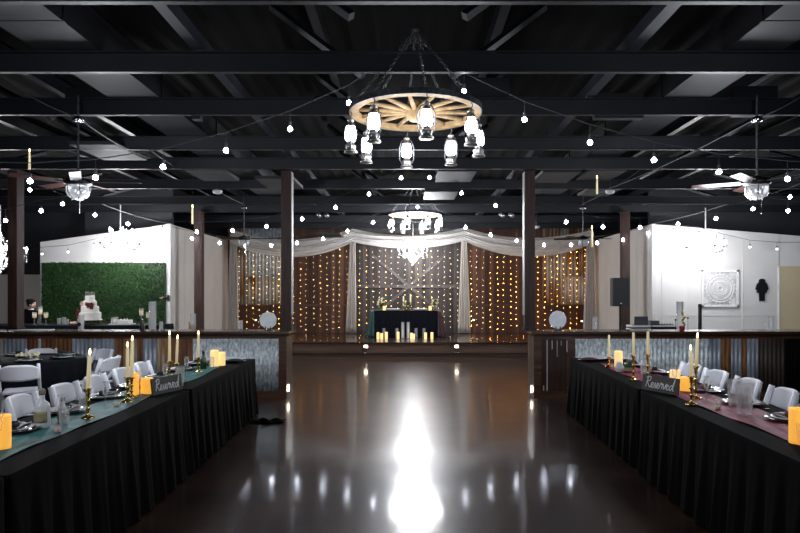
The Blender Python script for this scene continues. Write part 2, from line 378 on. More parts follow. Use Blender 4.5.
# white annex partitions with sloping tops
def slopewall(x0, x1, z0, z1, y, th, m, name):
    b = MB(); b.prism([(x0,0),(x1,0),(x1,z1),(x0,z0)], 0, th, Matrix(((1,0,0,0),(0,0,1,y),(0,1,0,0),(0,0,0,1))))
    return struct(b.build(name, m))
slopewall(-8.81, XL, 2.90, 3.33, YP, .12, M['white_wall'], 'wall_annex_left')
slopewall(XR, 8.88, 3.33, 3.09, YP, .12, M['white_wall'], 'wall_annex_right')
slopewall(8.88, XW, 3.09, 2.83, YP+.02, .10, M['white_wall'], 'wall_annex_far_right')
struct(MB().box(XL-.12, XL, YP+.12, YB, 0, 3.33).build('wall_stage_left', M['side_wall']))
struct(MB().box(XR, XR+.12, YP+.12, YB, 0, 3.33).build('wall_stage_right', M['side_wall']))
# warm alcove wall face at the far end of the panelled wall
struct(MB().box(8.88, XW-.01, YP-.02, YP+.02, 0, 2.33).build('wall_alcove', M['cream_wall']))
struct(MB().box(8.86, 8.89, YP-.03, YP, 0, 2.34).box(8.86, XW-.01, YP-.03, YP-.0, 2.32, 2.345).build('trim_1', M['white_wall']))
# dark upper wall over the low outer wall beyond the post, whitish wall below
struct(MB().box(-XW+.01, -8.6, 16.2, 16.3, 0, 2.16).build('wall_outer_left', M['side_wall']))
struct(MB().box(-XW+.01, -8.0, 16.15, 16.3, 2.16, 4.05).build('trim_2', M['black_wall']))
struct(MB().box(-8.0, XL-.13, 15.4, 15.5, 2.5, 4.25).build('trim_3', M['black_wall']))
struct(MB().box(XR+.13, 10.5, 15.4, 15.5, 2.5, 4.25).build('trim_4', M['black_wall']))
# corner trim posts of the annex boxes and panel mouldings
struct(MB().box(XL-.10, XL+.012, YP-.012, YP+.14, 0, 3.34).build('trim_5', M['white_wall'], bevel=.006))
struct(MB().box(XR-.012, XR+.10, YP-.012, YP+.14, 0, 3.34).build('trim_6', M['white_wall'], bevel=.006))
md = MB()
for z in (1.14, 2.31): md.box(XR+.1, 8.84, YP-.011, YP, z-.012, z+.012)
for x in (XR+.24, 6.72, 8.02): md.box(x-.014, x+.014, YP-.010, YP, .1, 3.1 if x < 7 else 3.0)
struct(md.build('trim_7', M['white_wall']))
sm = MB()
for s, x in ((1, XL), (-1, XR)):
    for y in (15.9, 17.1, 18.3): sm.box(min(x, x+s*.006), max(x, x+s*.006), y-.012, y+.012, 0, 3.32)
    for z in (1.55, 2.45): sm.box(min(x, x+s*.006), max(x, x+s*.006), YP+.14, 19.6, z-.01, z+.01)
struct(sm.build('trim_8', M['side_wall']))

# ---------------------------------------------------------------- ceiling steel
ZB = 3.68
for i, y in enumerate((1.5, 2.9, 4.29, 5.65, 7.0, 8.7, 10.05, 11.95, 14.0, 15.4, 17.5, 19.2)):
    b = MB(); W = XW-.02
    b.box(-W, W, y-.006, y+.006, ZB+.012, ZB+.17); b.box(-W, W, y-.026, y+.026, ZB, ZB+.012); b.box(-W, W, y-.055, y+.055, ZB+.17, ZB+.182)
    o = b.build('ceiling_beam', M['beam_black']); struct(o)
for x0, x1, m in ((-1.95,-1.85,'purlin'), (1.98,2.09,'purlin')):
    b = MB(); b.box(x0, x1, YN, YB-.1, ZB+.20, ZB+.32); struct(b.build('ceiling_beam', M[m]))
for k, (x0, x1) in enumerate(((-3.35,-2.78), (2.86,3.38))):
    b = MB(); b.box(x0, x1, YN+.5, 14.5, ZB+.19, ZB+.5)
    for y in range(-5, 14, 2): b.box(x0-.015, x1+.015, y, y+.04, ZB+.185, ZB+.505)
    tag(b.build('air_duct', M['duct']), ['broad dark air duct above the teal-runner tables, running to the stage', 'broad dark air duct above the burgundy-runner tables, running to the stage'][k], 'air duct', 'ceiling air ducts')
# inclined truss webs between beams, and hanging plates
tb = MB()
for y in (3.6, 4.95, 6.3, 7.8, 9.4, 11.0, 13.0, 14.7):
    for x in range(-9, 10, 2):
        if abs(x) == 3: continue
        s = 1 if x % 4 == 1 else -1
        tb.tube([(x-.55*s, y, ZB+.2), (x+.45*s, y+.3, roofz(x)-.1)], .045, 4)
struct(tb.build('ceiling_truss_web', M['beam_black']))
pb = MB()
for x in (-10,-8,-6,-4.6,-1,1,4.4,6,8,10):
    pb.box(x-.05, x+.05, YN, YB-.2, roofz(x)-.22, roofz(x)-.06)
struct(pb.build('ceiling_purlin_line', M['beam_black']))
for px, py, y, wd, h in ((86,100,7.05,.50,.30), (195,105,7.0,.1,.3), (485,92,7.05,.56,.34), (620,105,7.0,.55,.28), (757,100,7.05,.5,.33)):
    p = wp(px, py, y); b = MB().box(p.x-wd/2, p.x+wd/2, y+.02, y+.12, p.z-h/2, p.z+h/2); struct(b.build('ceiling_beam_plate', M['beam_black']))
for px, py, y in ((213,176,10.8),(280,184,10.9),(555,178,10.9),(455,177,10.8),(600,176,11.2),(330,236,17),(110,153,8.9),(440,196,12.4),(600,192,12.5)):
    p = wp(px, py, y); b = MB().box(p.x-.32, p.x+.32, y-.5, y+.5, p.z, p.z+.05); struct(b.build('ceiling_panel', M['duct']))

# ---------------------------------------------------------------- posts
def post(name_label, x, y, w, ztop, strip=0, z0=0, d=None):
    t = thing('wooden_post', name_label, 'post', (x,y,z0), 0, 'dark timber posts')
    d = d or w
    MB().box(-w/2, w/2, -d/2, d/2, 0, ztop-z0).build('timber', M['post_wood'], t, bevel=.008)
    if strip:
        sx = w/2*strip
        MB().box(min(sx, sx+.012*strip), max(sx, sx+.012*strip), -d/2+.01, d/2-.01, .25, ztop-z0-.02).build('lit_edge_strip', M['stripwhite'], t)  # pale strip imitates light catching the inner side of the post
    MB().box(-w/2-.012, w/2+.012, -d/2-.012, d/2+.012, 0, .05).build('foot_plate', M['blackmetal'], t)
    return t
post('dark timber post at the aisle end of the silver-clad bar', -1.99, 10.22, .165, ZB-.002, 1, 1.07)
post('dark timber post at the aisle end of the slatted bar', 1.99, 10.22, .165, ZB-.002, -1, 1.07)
post('broad timber post between the person and the picture edge', -6.46, 10.25, .155, ZB-.002, 0, 1.07, .2)
post('timber post beside the white wall near the hedge panel', -5.12, 15.25, .19, ZB-.002)
post('timber post behind the black loudspeaker', 5.32, 15.25, .19, ZB-.002)

# ---------------------------------------------------------------- bars
YF = 9.94; YR = 10.42; HT = 1.07
def corr(x0, x1, y, z0, z1, m, parent, label=None, pitch=.068, amp=.006, name='metal_sheet'):
    n = max(8, int((x1-x0)/pitch*8)); b = MB()
    b.grid(lambda u, v: (x0+(x1-x0)*u, y-amp*math.sin(2*PI*(x0+(x1-x0)*u)/pitch), z0+(z1-z0)*v), n, 1)
    o = b.build(name, m, parent, smooth=True, solid=.002)
    if label: o['label'] = label
    return o
def X(px, y=YF): return (px-CX)/F*y
def bar(side, label, segs, xin, xout):
    t = thing('bar_counter', label, 'bar')
    s = side
    xa, xb = min(xin, xout), max(xin, xout)
    MB().box(xa, xb, YF+.03, YR-.02, .0, .92).build('carcass', M['dark_planks'], t)
    ins = .035*s
    MB().box(min(xin+ins, xin-ins*0)-0, max(xin+ins, xin), YF-.09, YR+.03, HT-.045, HT).build('end_nosing', M['bar_top'], t) if False else None
    MB().box(xa-(.06 if s > 0 else 0), xb+(.06 if s < 0 else 0), YF-.08, YR+.04, HT-.045, HT).build('countertop', M['bar_top'], t, bevel=.006)
    MB().box(xa, xb, YF, YF+.03, .945, HT-.045).build('top_rail', M['bar_wood'], t)
    MB().box(xa, xb, YF-.012, YF+.03, 0, .11).build('base_board', M['bar_wood'], t)
    xe = xin+.11*s
    MB().box(min(xin, xe), max(xin, xe), YF-.02, YF+.03, .0, .975).build('corner_board', M['bar_wood'], t)
    MB().box(min(xin-.012*s, xin), max(xin-.012*s, xin), YF-.02, YR, 0, .985).build('end_panel', M['bar_wood'], t)
    for a, b_, m, lb in segs:
        if m == 'slats': 
            MB().box(X(a), X(b_), YF-.004, YF+.03, .11, .945).build('slat_panel', M['dark_planks'], t)
        elif m == 'board':
            MB().box(X(a), X(b_), YF-.02, YF+.03, .0, .95).build('corner_board', M['bar_wood'], t)
        else:
            corr(X(a), X(b_), YF-.002, .11, .95, M[m], t, lb)
    return t
bar(-1, 'long counter with galvanised and rusty corrugated front below the cake',
    [(-190,3,'mixrust','rusty sheet'),(3,27,'bluegrey','blue-grey sheet'),(27,38,'rust','rusted sheet'),(38,41,'galv','bright sheet'),(41,72,'rust','red-brown sheet'),(72,115,'bluegrey','blue-grey sheet'),
     (115,123,'rust','rusted sheet'),(123,137,'mixrust','streaked sheet'),(137,143,'rust','rusted sheet'),(143,156,'bluegrey','grey sheet'),(156,170,'mixrust','orange-brown sheet'),(170,193,'rust','dark rusty sheet'),(193,280,'galv','clean galvanised sheet')], -1.95, -XW+.02)
brr = bar(1, 'long counter with slatted end and corrugated metal front below the loudspeaker',
    [(540,566,'slats',None),(566,575,'board',None),(575,709,'galv','clean galvanised sheet'),(709,721,'bluegrey','blue-grey sheet'),(721,731,'rust','rusted sheet'),(731,741,'bluegrey','blue-grey sheet'),
     (741,747,'rust','rusted sheet'),(747,758,'bluegrey','grey sheet'),(758,785,'darksheet','dark brown sheet'),(785,960,'blackcloth','black sheet')], 2.02, XW-.02)
# pale drips of paint on the slats of the second bar
for px, z0, z1, wv in ((541,.80,.90,.012),(547,.12,.93,.017),(552,.78,.92,.012),(557,.66,.92,.010),(561,.84,.92,.008),(566.5,.74,.92,.016),(543.5,.12,.20,.018)):
    x = X(px); MB().box(x-wv/2, x+wv/2, YF-.028 if px > 565.5 else YF-.012, YF-.018 if px > 565.5 else YF-.003, z0, z1).build('pale_strip', M['stripwhite'], brr)
for k, (x, px) in enumerate(((-1.93, 0), (2.0, 0))):
    t = thing('toe_light', ['small white light low on the aisle end of the silver-clad bar', 'small white light low on the aisle end of the slatted bar'][k], 'light', (x+(.0 if k == 0 else 0), YF-.0, 0), 0, 'bar toe lights')
    sx = .018 if k == 0 else -.018
    if k == 0: t.location = (-1.938+.018, YF+.06, .155)
    else: t.location = (2.008-.018, YF+.10, .13)
    MB().box(-.014, .014, -.02, .02, -.06, .07).build('housing', M['plastic_white'], t)
    MB().box(-.013, .013, -.026, -.019, -.05, .05).build('lens', M['steplight'], t)

# ---------------------------------------------------------------- stage
st = thing('stage', 'low wide wooden stage with one step across the end of the hall', 'stage', (0,0,0))
SH = .43; YS = 15.8
MB().box(XL+.02, XR-.02, YS, 19.6, 0, SH-.04).build('riser', M['riser_wood'], st)
MB().box(XL+.02, XR-.02, YS-.03, 19.6, SH-.04, SH).build('stage_floor', M['stage_wood'], st)
MB().box(-4.9, 5.1, YS-.36, YS, 0, .17).build('step', M['riser_wood'], st)
MB().box(-4.9, 5.1, YS-.39, YS, .17, .20).build('step_tread', M['stage_wood'], st)
for k, px in enumerate((366, 456.5)):
    p = wp(px, 346.3, YS)
    t = thing('step_light', ['recessed step light below the ivory drape beside the dark green cloth', 'recessed step light below the drape beside the maroon cloth'][k], 'light', (p.x, YS-.035, p.z), 0, 'stage step lights')
    MB().box(-.06, .06, -.01, .03, -.045, .045).build('bezel', M['bar_wood'], t)
    MB().box(-.045, .045, -.016, -.008, -.03, .03).build('lens', M['steplight'], t)

# ---------------------------------------------------------------- back wall panelling
YW = 19.7
def wall_panel(x0, x1, z0, z1, m, name, y0=YW-.06):
    return struct(MB().box(x0, x1, y0, YW+.2, z0, z1).build(name, m))
wall_panel(X(287,19.7), X(352,19.7), SH, 3.75, M['brown_planks'], 'wall_panelling_left')
wall_panel(X(468,19.7), X(542,19.7), SH, 3.75, M['brown_planks'], 'wall_panelling_right')
wall_panel(XL+.01, X(287,19.7)-.002, SH, 1.28, M['wainscot'], 'wall_wainscot_left')
wall_panel(X(542,19.7)+.002, XR-.01, SH, 1.28, M['wainscot'], 'wall_wainscot_right')
wall_panel(XL+.01, XR-.01, 3.76, 4.0, M['wainscot'], 'trim_9')
def tinwall(x0, x1, nm, ma):
    t = thing(nm, {'corrugated_wall_sheet':'weathered tin sheeting above the wainscot behind the hanging plate','x':''}.get(nm,''), 'metal sheet')
    return t
for k, (a, b_, m1, m2, lb) in enumerate(((XL+.02, X(287,19.7), 'mixrust', 'tin', 'weathered tin sheeting on the back wall above the round white disc'), (X(542,19.7), XR-.02, 'mixrust', 'tin', 'orange-rusted tin sheeting on the back wall above the faceted white disc'))):
    t = thing('tin_sheeting', lb, 'metal sheet', (0,0,0), 0, 'back wall tin sheeting')
    mid = a+(b_-a)*(.30 if k == 0 else .45)
    corr(a, mid, YW-.05, 1.30, 3.75, M[m1], t, pitch=.11, amp=.014)
    corr(mid, b_, YW-.045, 2.15, 3.75, M['galv'] if k == 0 else M[m1], t, pitch=.11, amp=.014)
    corr(mid, b_, YW-.06, 1.30, 2.2, M[m2], t, pitch=.11, amp=.014)
MB_l = MB().box(XL+.02, X(356,19.7), YW-.10, YW-.06, 1.26, 1.32).box(X(460,19.7), XR-.02, YW-.10, YW-.06, 1.26, 1.32)
struct(MB_l.build('trim_10', M['bar_wood']))
# barn door with crossed braces in the middle
bd = thing('barn_door', 'grey plank barn door with crossed braces behind the head table', 'door', (0,YW,SH))
xa, xb = X(356,19.7), X(460,19.7)
MB().box(xa, xb, -.08, -.01, 0, 3.3).build('plank_panel', M['grey_planks'], bd)
xm = X(409,19.7); zc = 1.46
MB().box(xa, xb, -.12, -.08, zc-.05, zc+.05).build('rail', M['barn_rail'], bd)
MB().box(xa, xb, -.12, -.08, 3.15, 3.3).build('rail', M['barn_rail'], bd)
for sx, sz in ((-1,1),(1,1),(-1,-1),(1,-1)):
    b = MB(); x2 = xm+sx*1.15; z2 = zc+sz*(.98 if sz > 0 else .95)
    d = Vector((x2-xm, 0, z2-zc)); n = Vector((-d.z, 0, d.x)).normalized()*.045
    ps = [Vector((xm,0,zc))+n, Vector((xm,0,zc))-n, Vector((x2,0,z2))-n, Vector((x2,0,z2))+n]
    b.add([p+Vector((0,-.118,0)) for p in ps]+[p+Vector((0,-.08,0)) for p in ps], [(0,1,2,3),(7,6,5,4),(0,4,5,1),(1,5,6,2),(2,6,7,3),(3,7,4,0)])
    b.build('brace', M['barn_rail'], bd)

# ---------------------------------------------------------------- drapery over the stage
YD = 19.15
def PX(px, y=YD): return (px-CX)/F*y
def ZH(py, y=YD): return CH-(py-CY)/F*y
posts = [232.5, 353, 464, 591.5]; tops = [230, 229, 228, 230]
rod = thing('curtain_rod_frame', 'black pipe frame that carries the white drapes above the stage', 'pipe frame', (0,YD+.12,0))
b = MB(); b.tube([(PX(228),0,ZH(238)), (PX(596),0,ZH(238))], .02, 8); b.build('crossbar', M['blackmetal'], rod)
for p in posts: MB().tube([(PX(p),0,SH), (PX(p),0,ZH(229))], .02, 8).build('upright', M['blackmetal'], rod)
def swag(i, sagt, sagb, label):
    a, c = posts[i], posts[i+1]; ta, tc_ = tops[i], tops[i+1]
    b = MB()
    def fn(u, v):
        e = 4*u*(1-u); lin = ta+(tc_-ta)*u
        top = lin+sagt*e; bot = lin+13+(sagb-13)*min(1, e**.9)
        py = top+(bot-top)*v
        fold = .05*math.sin(v*16+2.2*math.sin(u*PI))*(.35+.65*e)+.02*math.sin(v*41+u*7)
        return (PX(a+(c-a)*u), YD-.12-.10*math.sin(v*PI)*e+fold, ZH(py))
    b.grid(fn, 60, 34)
    o = b.build('swag', M['sheer'], None, smooth=True)
    return tag(o, label, 'drape', 'sheer swags above the stage')
swag(0, 10, 28, 'sheer white swag draped above the panelling and tin with the hanging fan')
swag(1, 7, 20, 'sheer white swag draped above the grey barn door')
swag(2, 9, 28, 'sheer white swag draped behind the slatted-bar post')
def drape(px0, w0, px1, w1, pyb, label, m='drape'):
    b = MB(); h0 = ZH(pyb)
    def fn(u, v):
        px = px0+(px1-px0)*v; wd = w0+(w1-w0)*v**.8
        nf = 7
        return (PX(px+(u-.5)*wd)+.01*math.sin(u*17+v*4), YD-.05+.05*math.sin(u*nf*2*PI/1.0)*(.6+.4*v), ZH(232)+(SH+.015-ZH(232))*v)
    b.grid(fn, 56, 14)
    o = b.build('drape_panel', M[m], None, smooth=True, solid=.004)
    return tag(o, label, 'drape', 'white drape columns on the stage')
drape(234, 7, 233, 11, 334, 'ivory drape hanging beside the weathered tin by the hedge-side wall')
drape(353, 5, 351, 10, 334, 'ivory drape between brown planks and barn door on the hedge side')
drape(464, 5, 464, 12, 334, 'ivory drape between barn door and brown planks on the loudspeaker side')
drape(590, 7, 589, 12, 334, 'ivory drape hanging beside the rusted tin by the loudspeaker-side wall')

# fairy light curtains
def light_curtain(px0, px1, label, warm):
    t = thing('fairy_light_curtain', label, 'fairy lights', (0, YW-.22, 0), 0, 'fairy light curtains')
    x0, x1 = PX(px0,19.5), PX(px1,19.5); n = int(round((x1-x0)/.205))
    MB().tube([(x0,0,3.15),(x1,0,3.15)], .005, 4).build('top_cord', M['wire'], t)
    for i in range(n+1):
        x = x0+(x1-x0)*i/n+random.uniform(-.02,.02); sw = random.uniform(-.02,.02)
        wb = MB(); wb.tube([(x,0,3.15),(x+sw,0,1.8),(x+sw*.5,0,SH+.08)], .0022, 3)
        s = wb.build('strand', M['wire'], t)
        lb = MB(); z = 3.05-random.uniform(0,.1)
        while z > SH+.08:
            lb.octa((x+sw*min(1,(3.15-z)/1.3)+random.uniform(-.012,.012), -.01, z), random.uniform(.0042,.0078)); z -= random.uniform(.15,.2)
        f = lb.build('fairy_bulbs', M['fairy' if random.random() < warm else 'fairycool'], s); f['kind'] = 'stuff'
light_curtain(240, 347, 'curtain of fairy lights over tin and brown planks beside the silver-clad bar', .35)
light_curtain(360, 457, 'curtain of fairy lights over the grey barn door', .5)
light_curtain(470, 584, 'curtain of warm fairy lights over brown planks behind the slatted bar', .85)

# ---------------------------------------------------------------- tables and cloths
def xin_l(y): return -(1.938+.0222*y)
def xin_r(y): return 2.018+.0305*y
TH = .765
def long_table(side, y0, y1, label, cl_label, grp):
    f = xin_l if side < 0 else xin_r
    a = Vector((f(y0), y0, 0)); c = Vector((f(y1), y1, 0)); d = (c-a); L = d.length; ang = math.atan2(d.y, d.x)-PI/2
    W = .77
    # local frame: y along the table, x towards the outer side
    t = thing('banquet_table', label, 'table', a, ang, 'banquet tables')
    sx = side
    MB().box(min(.02*sx,(W-.02)*sx), max(.02*sx,(W-.02)*sx), .03, L-.03, .73, .755).build('tabletop', M['plastic_white'], t)
    for ux in (.1, W-.1):
        for uy in (.3, L-.3):
            MB().tube([(ux*sx, uy, 0), (ux*sx, uy, .73)], .014, 6).build('leg', M['iron'], t)
    # cloth
    b = MB(); r = .03
    path = []; n_long = int(L/.022); n_short = int(W/.022)
    def rect(off):
        pts = []
        for i in range(n_long): pts.append((-off, i/n_long*L, -1, 0))
        for i in range(n_short): pts.append((i/n_short*W, L+off, 0, 1))
        for i in range(n_long): pts.append((W+off, L-i/n_long*L, 1, 0))
        for i in range(n_short): pts.append((W-i/n_short*W, -off, 0, -1))
        return pts
    P = rect(0); n = len(P); seed = random.uniform(0, 50)
    rings = []
    lev = [(TH, 0), (TH-.008, .007), (TH-.03, .010), (TH-.12, .013), (TH-.3, .02), (TH-.5, .028), (TH-.75, .036)]
    for li, (z, off) in enumerate(lev):
        ring = []; k = max(0, (TH-.03-z)/.73); s = 0
        for i, (x, y, nx, ny) in enumerate(P):
            s = i*.022
            am = .022*k*(math.sin(s*2*PI/.23+seed+1.3*math.sin(s*1.7))+.45*math.sin(s*2*PI/.105+seed*2)+.5*math.sin(s*.9+seed))
            o_ = off+am+.012*k
            ring.append(((x+nx*o_)*sx, min(max(y+ny*o_, -.025), L+.025) if ny else y, max(z, .012)))
        rings += ring
    b.add(rings, [(j*n+i, j*n+(i+1)%n, (j+1)*n+(i+1)%n, (j+1)*n+i) for j in range(len(lev)-1) for i in range(n)])
    b.add([(0,0,TH),(W*sx,0,TH),(W*sx,L,TH),(0,L,TH)], [(0,1,2,3)])
    o = b.build('tablecloth', M['blackcloth'], None, smooth=False, loc=a, rot=(0,0,ang))
    for p in o.data.polygons: p.use_smooth = len(p.vertices) == 4 and abs(p.normal.z) < .9
    tag(o, cl_label, 'tablecloth', 'black tablecloths')
    return a, ang, L
TL = [long_table(-1, *a) for a in ((.35,3.08,'banquet table of the teal row closest to the camera','black floor-length cloth on the nearer table of the teal row, under the orange pillar','t'),
      (3.12,5.86,'banquet table of the teal row carrying the frosted bottle and paired tapers','black floor-length cloth under the frosted bottle and paired tapers','t'),
      (5.92,8.66,'banquet table of the teal row closest to the silver-clad bar','black floor-length cloth under the teal-side sign, ending by the silver-clad bar','t'))]
TR = [long_table(1, *a) for a in ((.35,3.08,'banquet table of the burgundy row closest to the camera','black floor-length cloth on the burgundy row nearest the camera','t'),
      (3.12,5.86,'banquet table of the burgundy row carrying the clear tumbler','black floor-length cloth under the clear tumbler and twin brass candlesticks','t'),
      (5.92,8.80,'banquet table of the burgundy row closest to the slatted bar','greyish black cloth on the table ending by the slatted bar','t'))]
# small bunched fold of black cloth lying on the floor by the cloth corner
b = MB()
b.grid(lambda u, v: (-2.03+.42*u, 7.98+.20*v+.03*math.sin(u*9), .012+.05*abs(math.sin(u*8+v*3))*math.sin(v*PI)*(.4+.6*math.sin(u*PI))), 24, 10)
tag(b.build('cloth_tail', M['blackcloth'], None, smooth=True, solid=.006), 'crumpled black cloth tail on the floor at the teal row', 'cloth')

# runners
def runner(f, side, y0, y1, m, label, off=.19, w=.36):
    b = MB()
    ph = random.uniform(0,9)
    def fn(u, v):
        y = y0+(y1-y0)*v
        o_ = off+w*u+.018*math.sin(y*3.1+ph)*(1-u)+.015*math.sin(y*5.3+ph)*(u)
        return (f(y)+side*o_, y, TH+.004+.008*(math.sin(u*9+3*math.sin(y*1.7+ph))**2))
    b.grid(fn, 16, 160)
    return tag(b.build('table_runner', M[m], None, smooth=True), label, 'table runner')
runner(xin_l, -1, .5, 7.7, 'teal', 'teal satin runner along the banquet tables opposite the burgundy one')
runner(xin_r, 1, .5, 8.0, 'burgundy', 'burgundy satin runner along the banquet tables below the carved panel')

# ---------------------------------------------------------------- chairs
def make_chair():
    t = thing('folding_chair', 'x', 'chair')
    b = MB()
    def seat(u, v):
        x = (-.19+.38*u); y = -.17+.38*v
        return (x*(1-.06*v), y, .445-.015*math.sin(u*PI)*math.sin(v*PI)+.012*v)
    b.grid(seat, 10, 10); b.build('seat', M['chair'], t, smooth=True, solid=.024)
    b = MB()
    def back(u, v):
        a = (u-.5)*2
        z0 = .60+.02*a*a; z1 = .80-.045*a**4+.0
        return (a*.205, -.215-.05*(1-a*a)-.03*v, z0+(z1-z0)*v)
    b.grid(back, 16, 8); b.build('backrest', M['chair'], t, smooth=True, solid=.022, bevel=.006)
    for s in (-1, 1):
        MB().tube([(s*.215,.20,0),(s*.215,.02,.42),(s*.21,-.17,.60),(s*.205,-.235,.80)], [.016,.017,.02,.02], 6, flat=1.5).build('leg', M['chair'], t, smooth=True)
        MB().tube([(s*.19,.12,.43),(s*.19,-.24,0)], .016, 6, flat=1.3).build('leg', M['chair'], t, smooth=True)
    MB().tube([(-.215,.13,.17),(.215,.13,.17)], .011, 6).tube([(-.19,-.11,.16),(.19,-.11,.16)], .011, 6).build('rung', M['chair'], t, smooth=True)
    return t
chair = Proto(make_chair())
ys_l = [2.75,3.42,4.08,4.74,5.38,6.02,6.66,7.30,7.92]
for i, y in enumerate(reversed(ys_l)):
    chair.put((xin_l(y)-1.04+random.uniform(-.02,.02), y, 0), -PI/2+random.uniform(-.08,.08), 'white folding chair on the wall side of the teal row, %s from the silver-clad bar' % ORD[i], 'chairs along the teal row')
ys_r = [3.1,3.75,4.42,5.08,5.75,6.40,7.08,7.75]
for i, y in enumerate(reversed(ys_r)):
    chair.put((xin_r(y)+1.04+random.uniform(-.02,.02), y, 0), PI/2+random.uniform(-.08,.08), 'white folding chair on the wall side of the burgundy row, %s from the slatted bar' % ORD[i], 'chairs along the burgundy row')
# round table
RT = Vector((-5.35, 8.72, 0)); RR = .74
rt = thing('round_table', 'round banquet table hidden under a black cloth before the bar', 'table', RT)
MB().lathe([(.01,.73),(RR-.02,.73),(RR-.02,.755),(.01,.755)], n=32).build('tabletop', M['plastic_white'], rt)
for a in range(4): MB().tube([(.3*math.cos(a*PI/2+.8), .3*math.sin(a*PI/2+.8), 0), (.3*math.cos(a*PI/2+.8), .3*math.sin(a*PI/2+.8), .73)], .014, 6).build('leg', M['iron'], rt)
b = MB(); n = 160
for li, (z, r, k) in enumerate([(TH,0.02,0),(TH,RR,0),(TH-.01,RR+.012,0),(TH-.1,RR+.02,.1),(TH-.35,RR+.03,.5),(.012,RR+.045,1)]):
    for i in range(n):
        a = 2*PI*i/n; rr = r+k*.028*math.sin(a*19+math.sin(a*3)*2)
        b.v.append((rr*math.cos(a), rr*math.sin(a), z))
b.f = [(j*n+i, j*n+(i+1)%n, (j+1)*n+(i+1)%n, (j+1)*n+i) for j in range(5) for i in range(n)]
tag(b.build('round_tablecloth', M['headcloth'], None, smooth=True, loc=RT), 'black cloth over the round table in front of the rusty bar sheets', 'tablecloth')
def around(deg, r=1.02):
    a = math.radians(deg); return (RT.x+r*math.cos(a), RT.y+r*math.sin(a), 0), a+PI/2
for deg, r, lb in ((112,.97,'white folding chair between round table and bar, beside the blue-grey sheet'), (62,.97,'white folding chair between round table and bar, under the cake'), (158,1.03,'white folding chair at the round table, at the picture edge by the bar'),
               (-62,1.03,'white folding chair at the round table with its back frame cut by the picture edge'), (-8,1.04,'white folding chair at the round table, standing side-on by the lit taper')):
    p, a = around(deg, r); chair.put(p, a, lb, 'chairs around the round table')

# ---------------------------------------------------------------- place settings
def plateproto(name, r, m, cat):
    b = MB(); b.lathe([(.01,0),(r*.6,0),(r*.97,.014),(r,.017),(r*.98,.021),(r*.62,.008),(.01,.007)], n=28)
    o = b.build(name, m, None, smooth=True); o['category'] = cat; return o
ch0 = Proto(plateproto('charger_plate', .165, M['blackplate'], 'plate'))
pl0 = Proto(plateproto('dinner_plate', .125, M['china'], 'plate'))
def napkin(m):
    b = MB(); b.grid(lambda u, v: (-.11+.22*u, -.055+.11*v, .014+.016*math.sin(u*PI)*math.sin(v*PI)+.006*math.sin(v*19)), 14, 14)
    b.grid(lambda u, v: (-.04+.05*math.cos(u*2*PI)*.9, 0+.035*math.sin(u*2*PI), .02+.03*v), 12, 3)
    o = b.build('napkin', m, None, smooth=True, solid=.005); o['category'] = 'napkin'; return o
nt0 = Proto(napkin(M['tealcloth'])); nb0 = Proto(napkin(M['burgcloth']))
def make_tumbler():
    o = thing('drinking_glass', 'x', 'glass')
    MB().lathe([(.026,0),(.03,.01),(.038,.13),(.036,.13),(.029,.012),(.005,.012)], n=18, cap=False).build('glass_wall', M['glass'], o, smooth=True)
    return o
def make_flute():
    b = MB(); b.lathe([(.032,0),(.03,.004),(.005,.008),(.004,.09),(.02,.11),(.026,.16),(.022,.21),(.020,.21),(.024,.16),(.018,.115),(.002,.10)], n=16, cap=False)
    o = b.build('stemmed_glass', M['glass'], None, smooth=True); o['category'] = 'glass'; return o
fl0 = Proto(make_flute())
def flat_fork(x):
    b = MB(); b.box(x-.008, x+.008, -.09, .05, .002, .005).box(x-.012, x+.012, .05, .09, .002, .005); return b
cut0 = thing('fork', 'x', 'fork'); flat_fork(0).build('fork_body', M['chrome'], cut0); ck = Proto(cut0)
PZ = TH+.006
for side, ys, f, nap, row, barn in ((-1, ys_l, xin_l, nt0, 'teal', 'silver-clad bar'), (1, ys_r, xin_r, nb0, 'burgundy', 'slatted bar')):
    for i, y in enumerate(reversed(ys)):
        x = f(y)+side*.565
        wh = '%s place from the %s' % (ORD[i], barn)
        ch0.put((x, y, PZ+.002), 0, 'black charger plate on the %s row, %s' % (row, wh), 'charger plates on the %s row' % row)
        pl0.put((x, y, PZ+.012), 0, 'white dinner plate on the %s row, %s' % (row, wh), 'white plates on the %s row' % row)
        nap.put((x-side*.02, y, PZ+.020), PI/2+random.uniform(-.2,.2), '%s napkin folded on a white plate, %s' % (row, wh), 'napkins on the %s row' % row)
        fl0.put((x-side*.22, y+.17, PZ), 0, 'clear stemmed glass on the %s row, %s' % (row, wh), 'stemmed glasses on the %s row' % row)
        ck.put((x, y-.21, PZ), -side*PI/2, 'fork beside a black charger on the %s row, %s' % (row, wh), 'forks on the %s row' % row)
# end-of-table stacks of plates with a napkin
for side, f, y, row, nm in ((-1, xin_l, 8.32, 'teal', 'tealcloth'), (1, xin_r, 8.50, 'burgundy', 'burgcloth')):
    x = f(y)+side*.26
    t = pl0.put((x, y, TH+.003), 0, 'white dinner plate at the bar end of the %s row' % row, 'plates at the table ends')
    t.scale = (1.5,1.5,2.0)
    t = pl0.put((x+side*.30, y-.02, TH+.003), 0, 'white dinner plate at the outer corner by the bar, %s row' % row, 'plates at the table ends')
    t.scale = (1.2,1.2,1.8)
    b = MB(); b.grid(lambda u, v: (-.13+.26*u, -.06+.12*v, .03+.02*math.sin(u*PI)*math.sin(v*PI)), 10, 8)
    tag(b.build('napkin', M[nm], None, smooth=True, solid=.012, loc=(x-side*.12, y-.18, TH+.0)), 'dark %s napkin lying at the bar end of its row' % row, 'napkin')
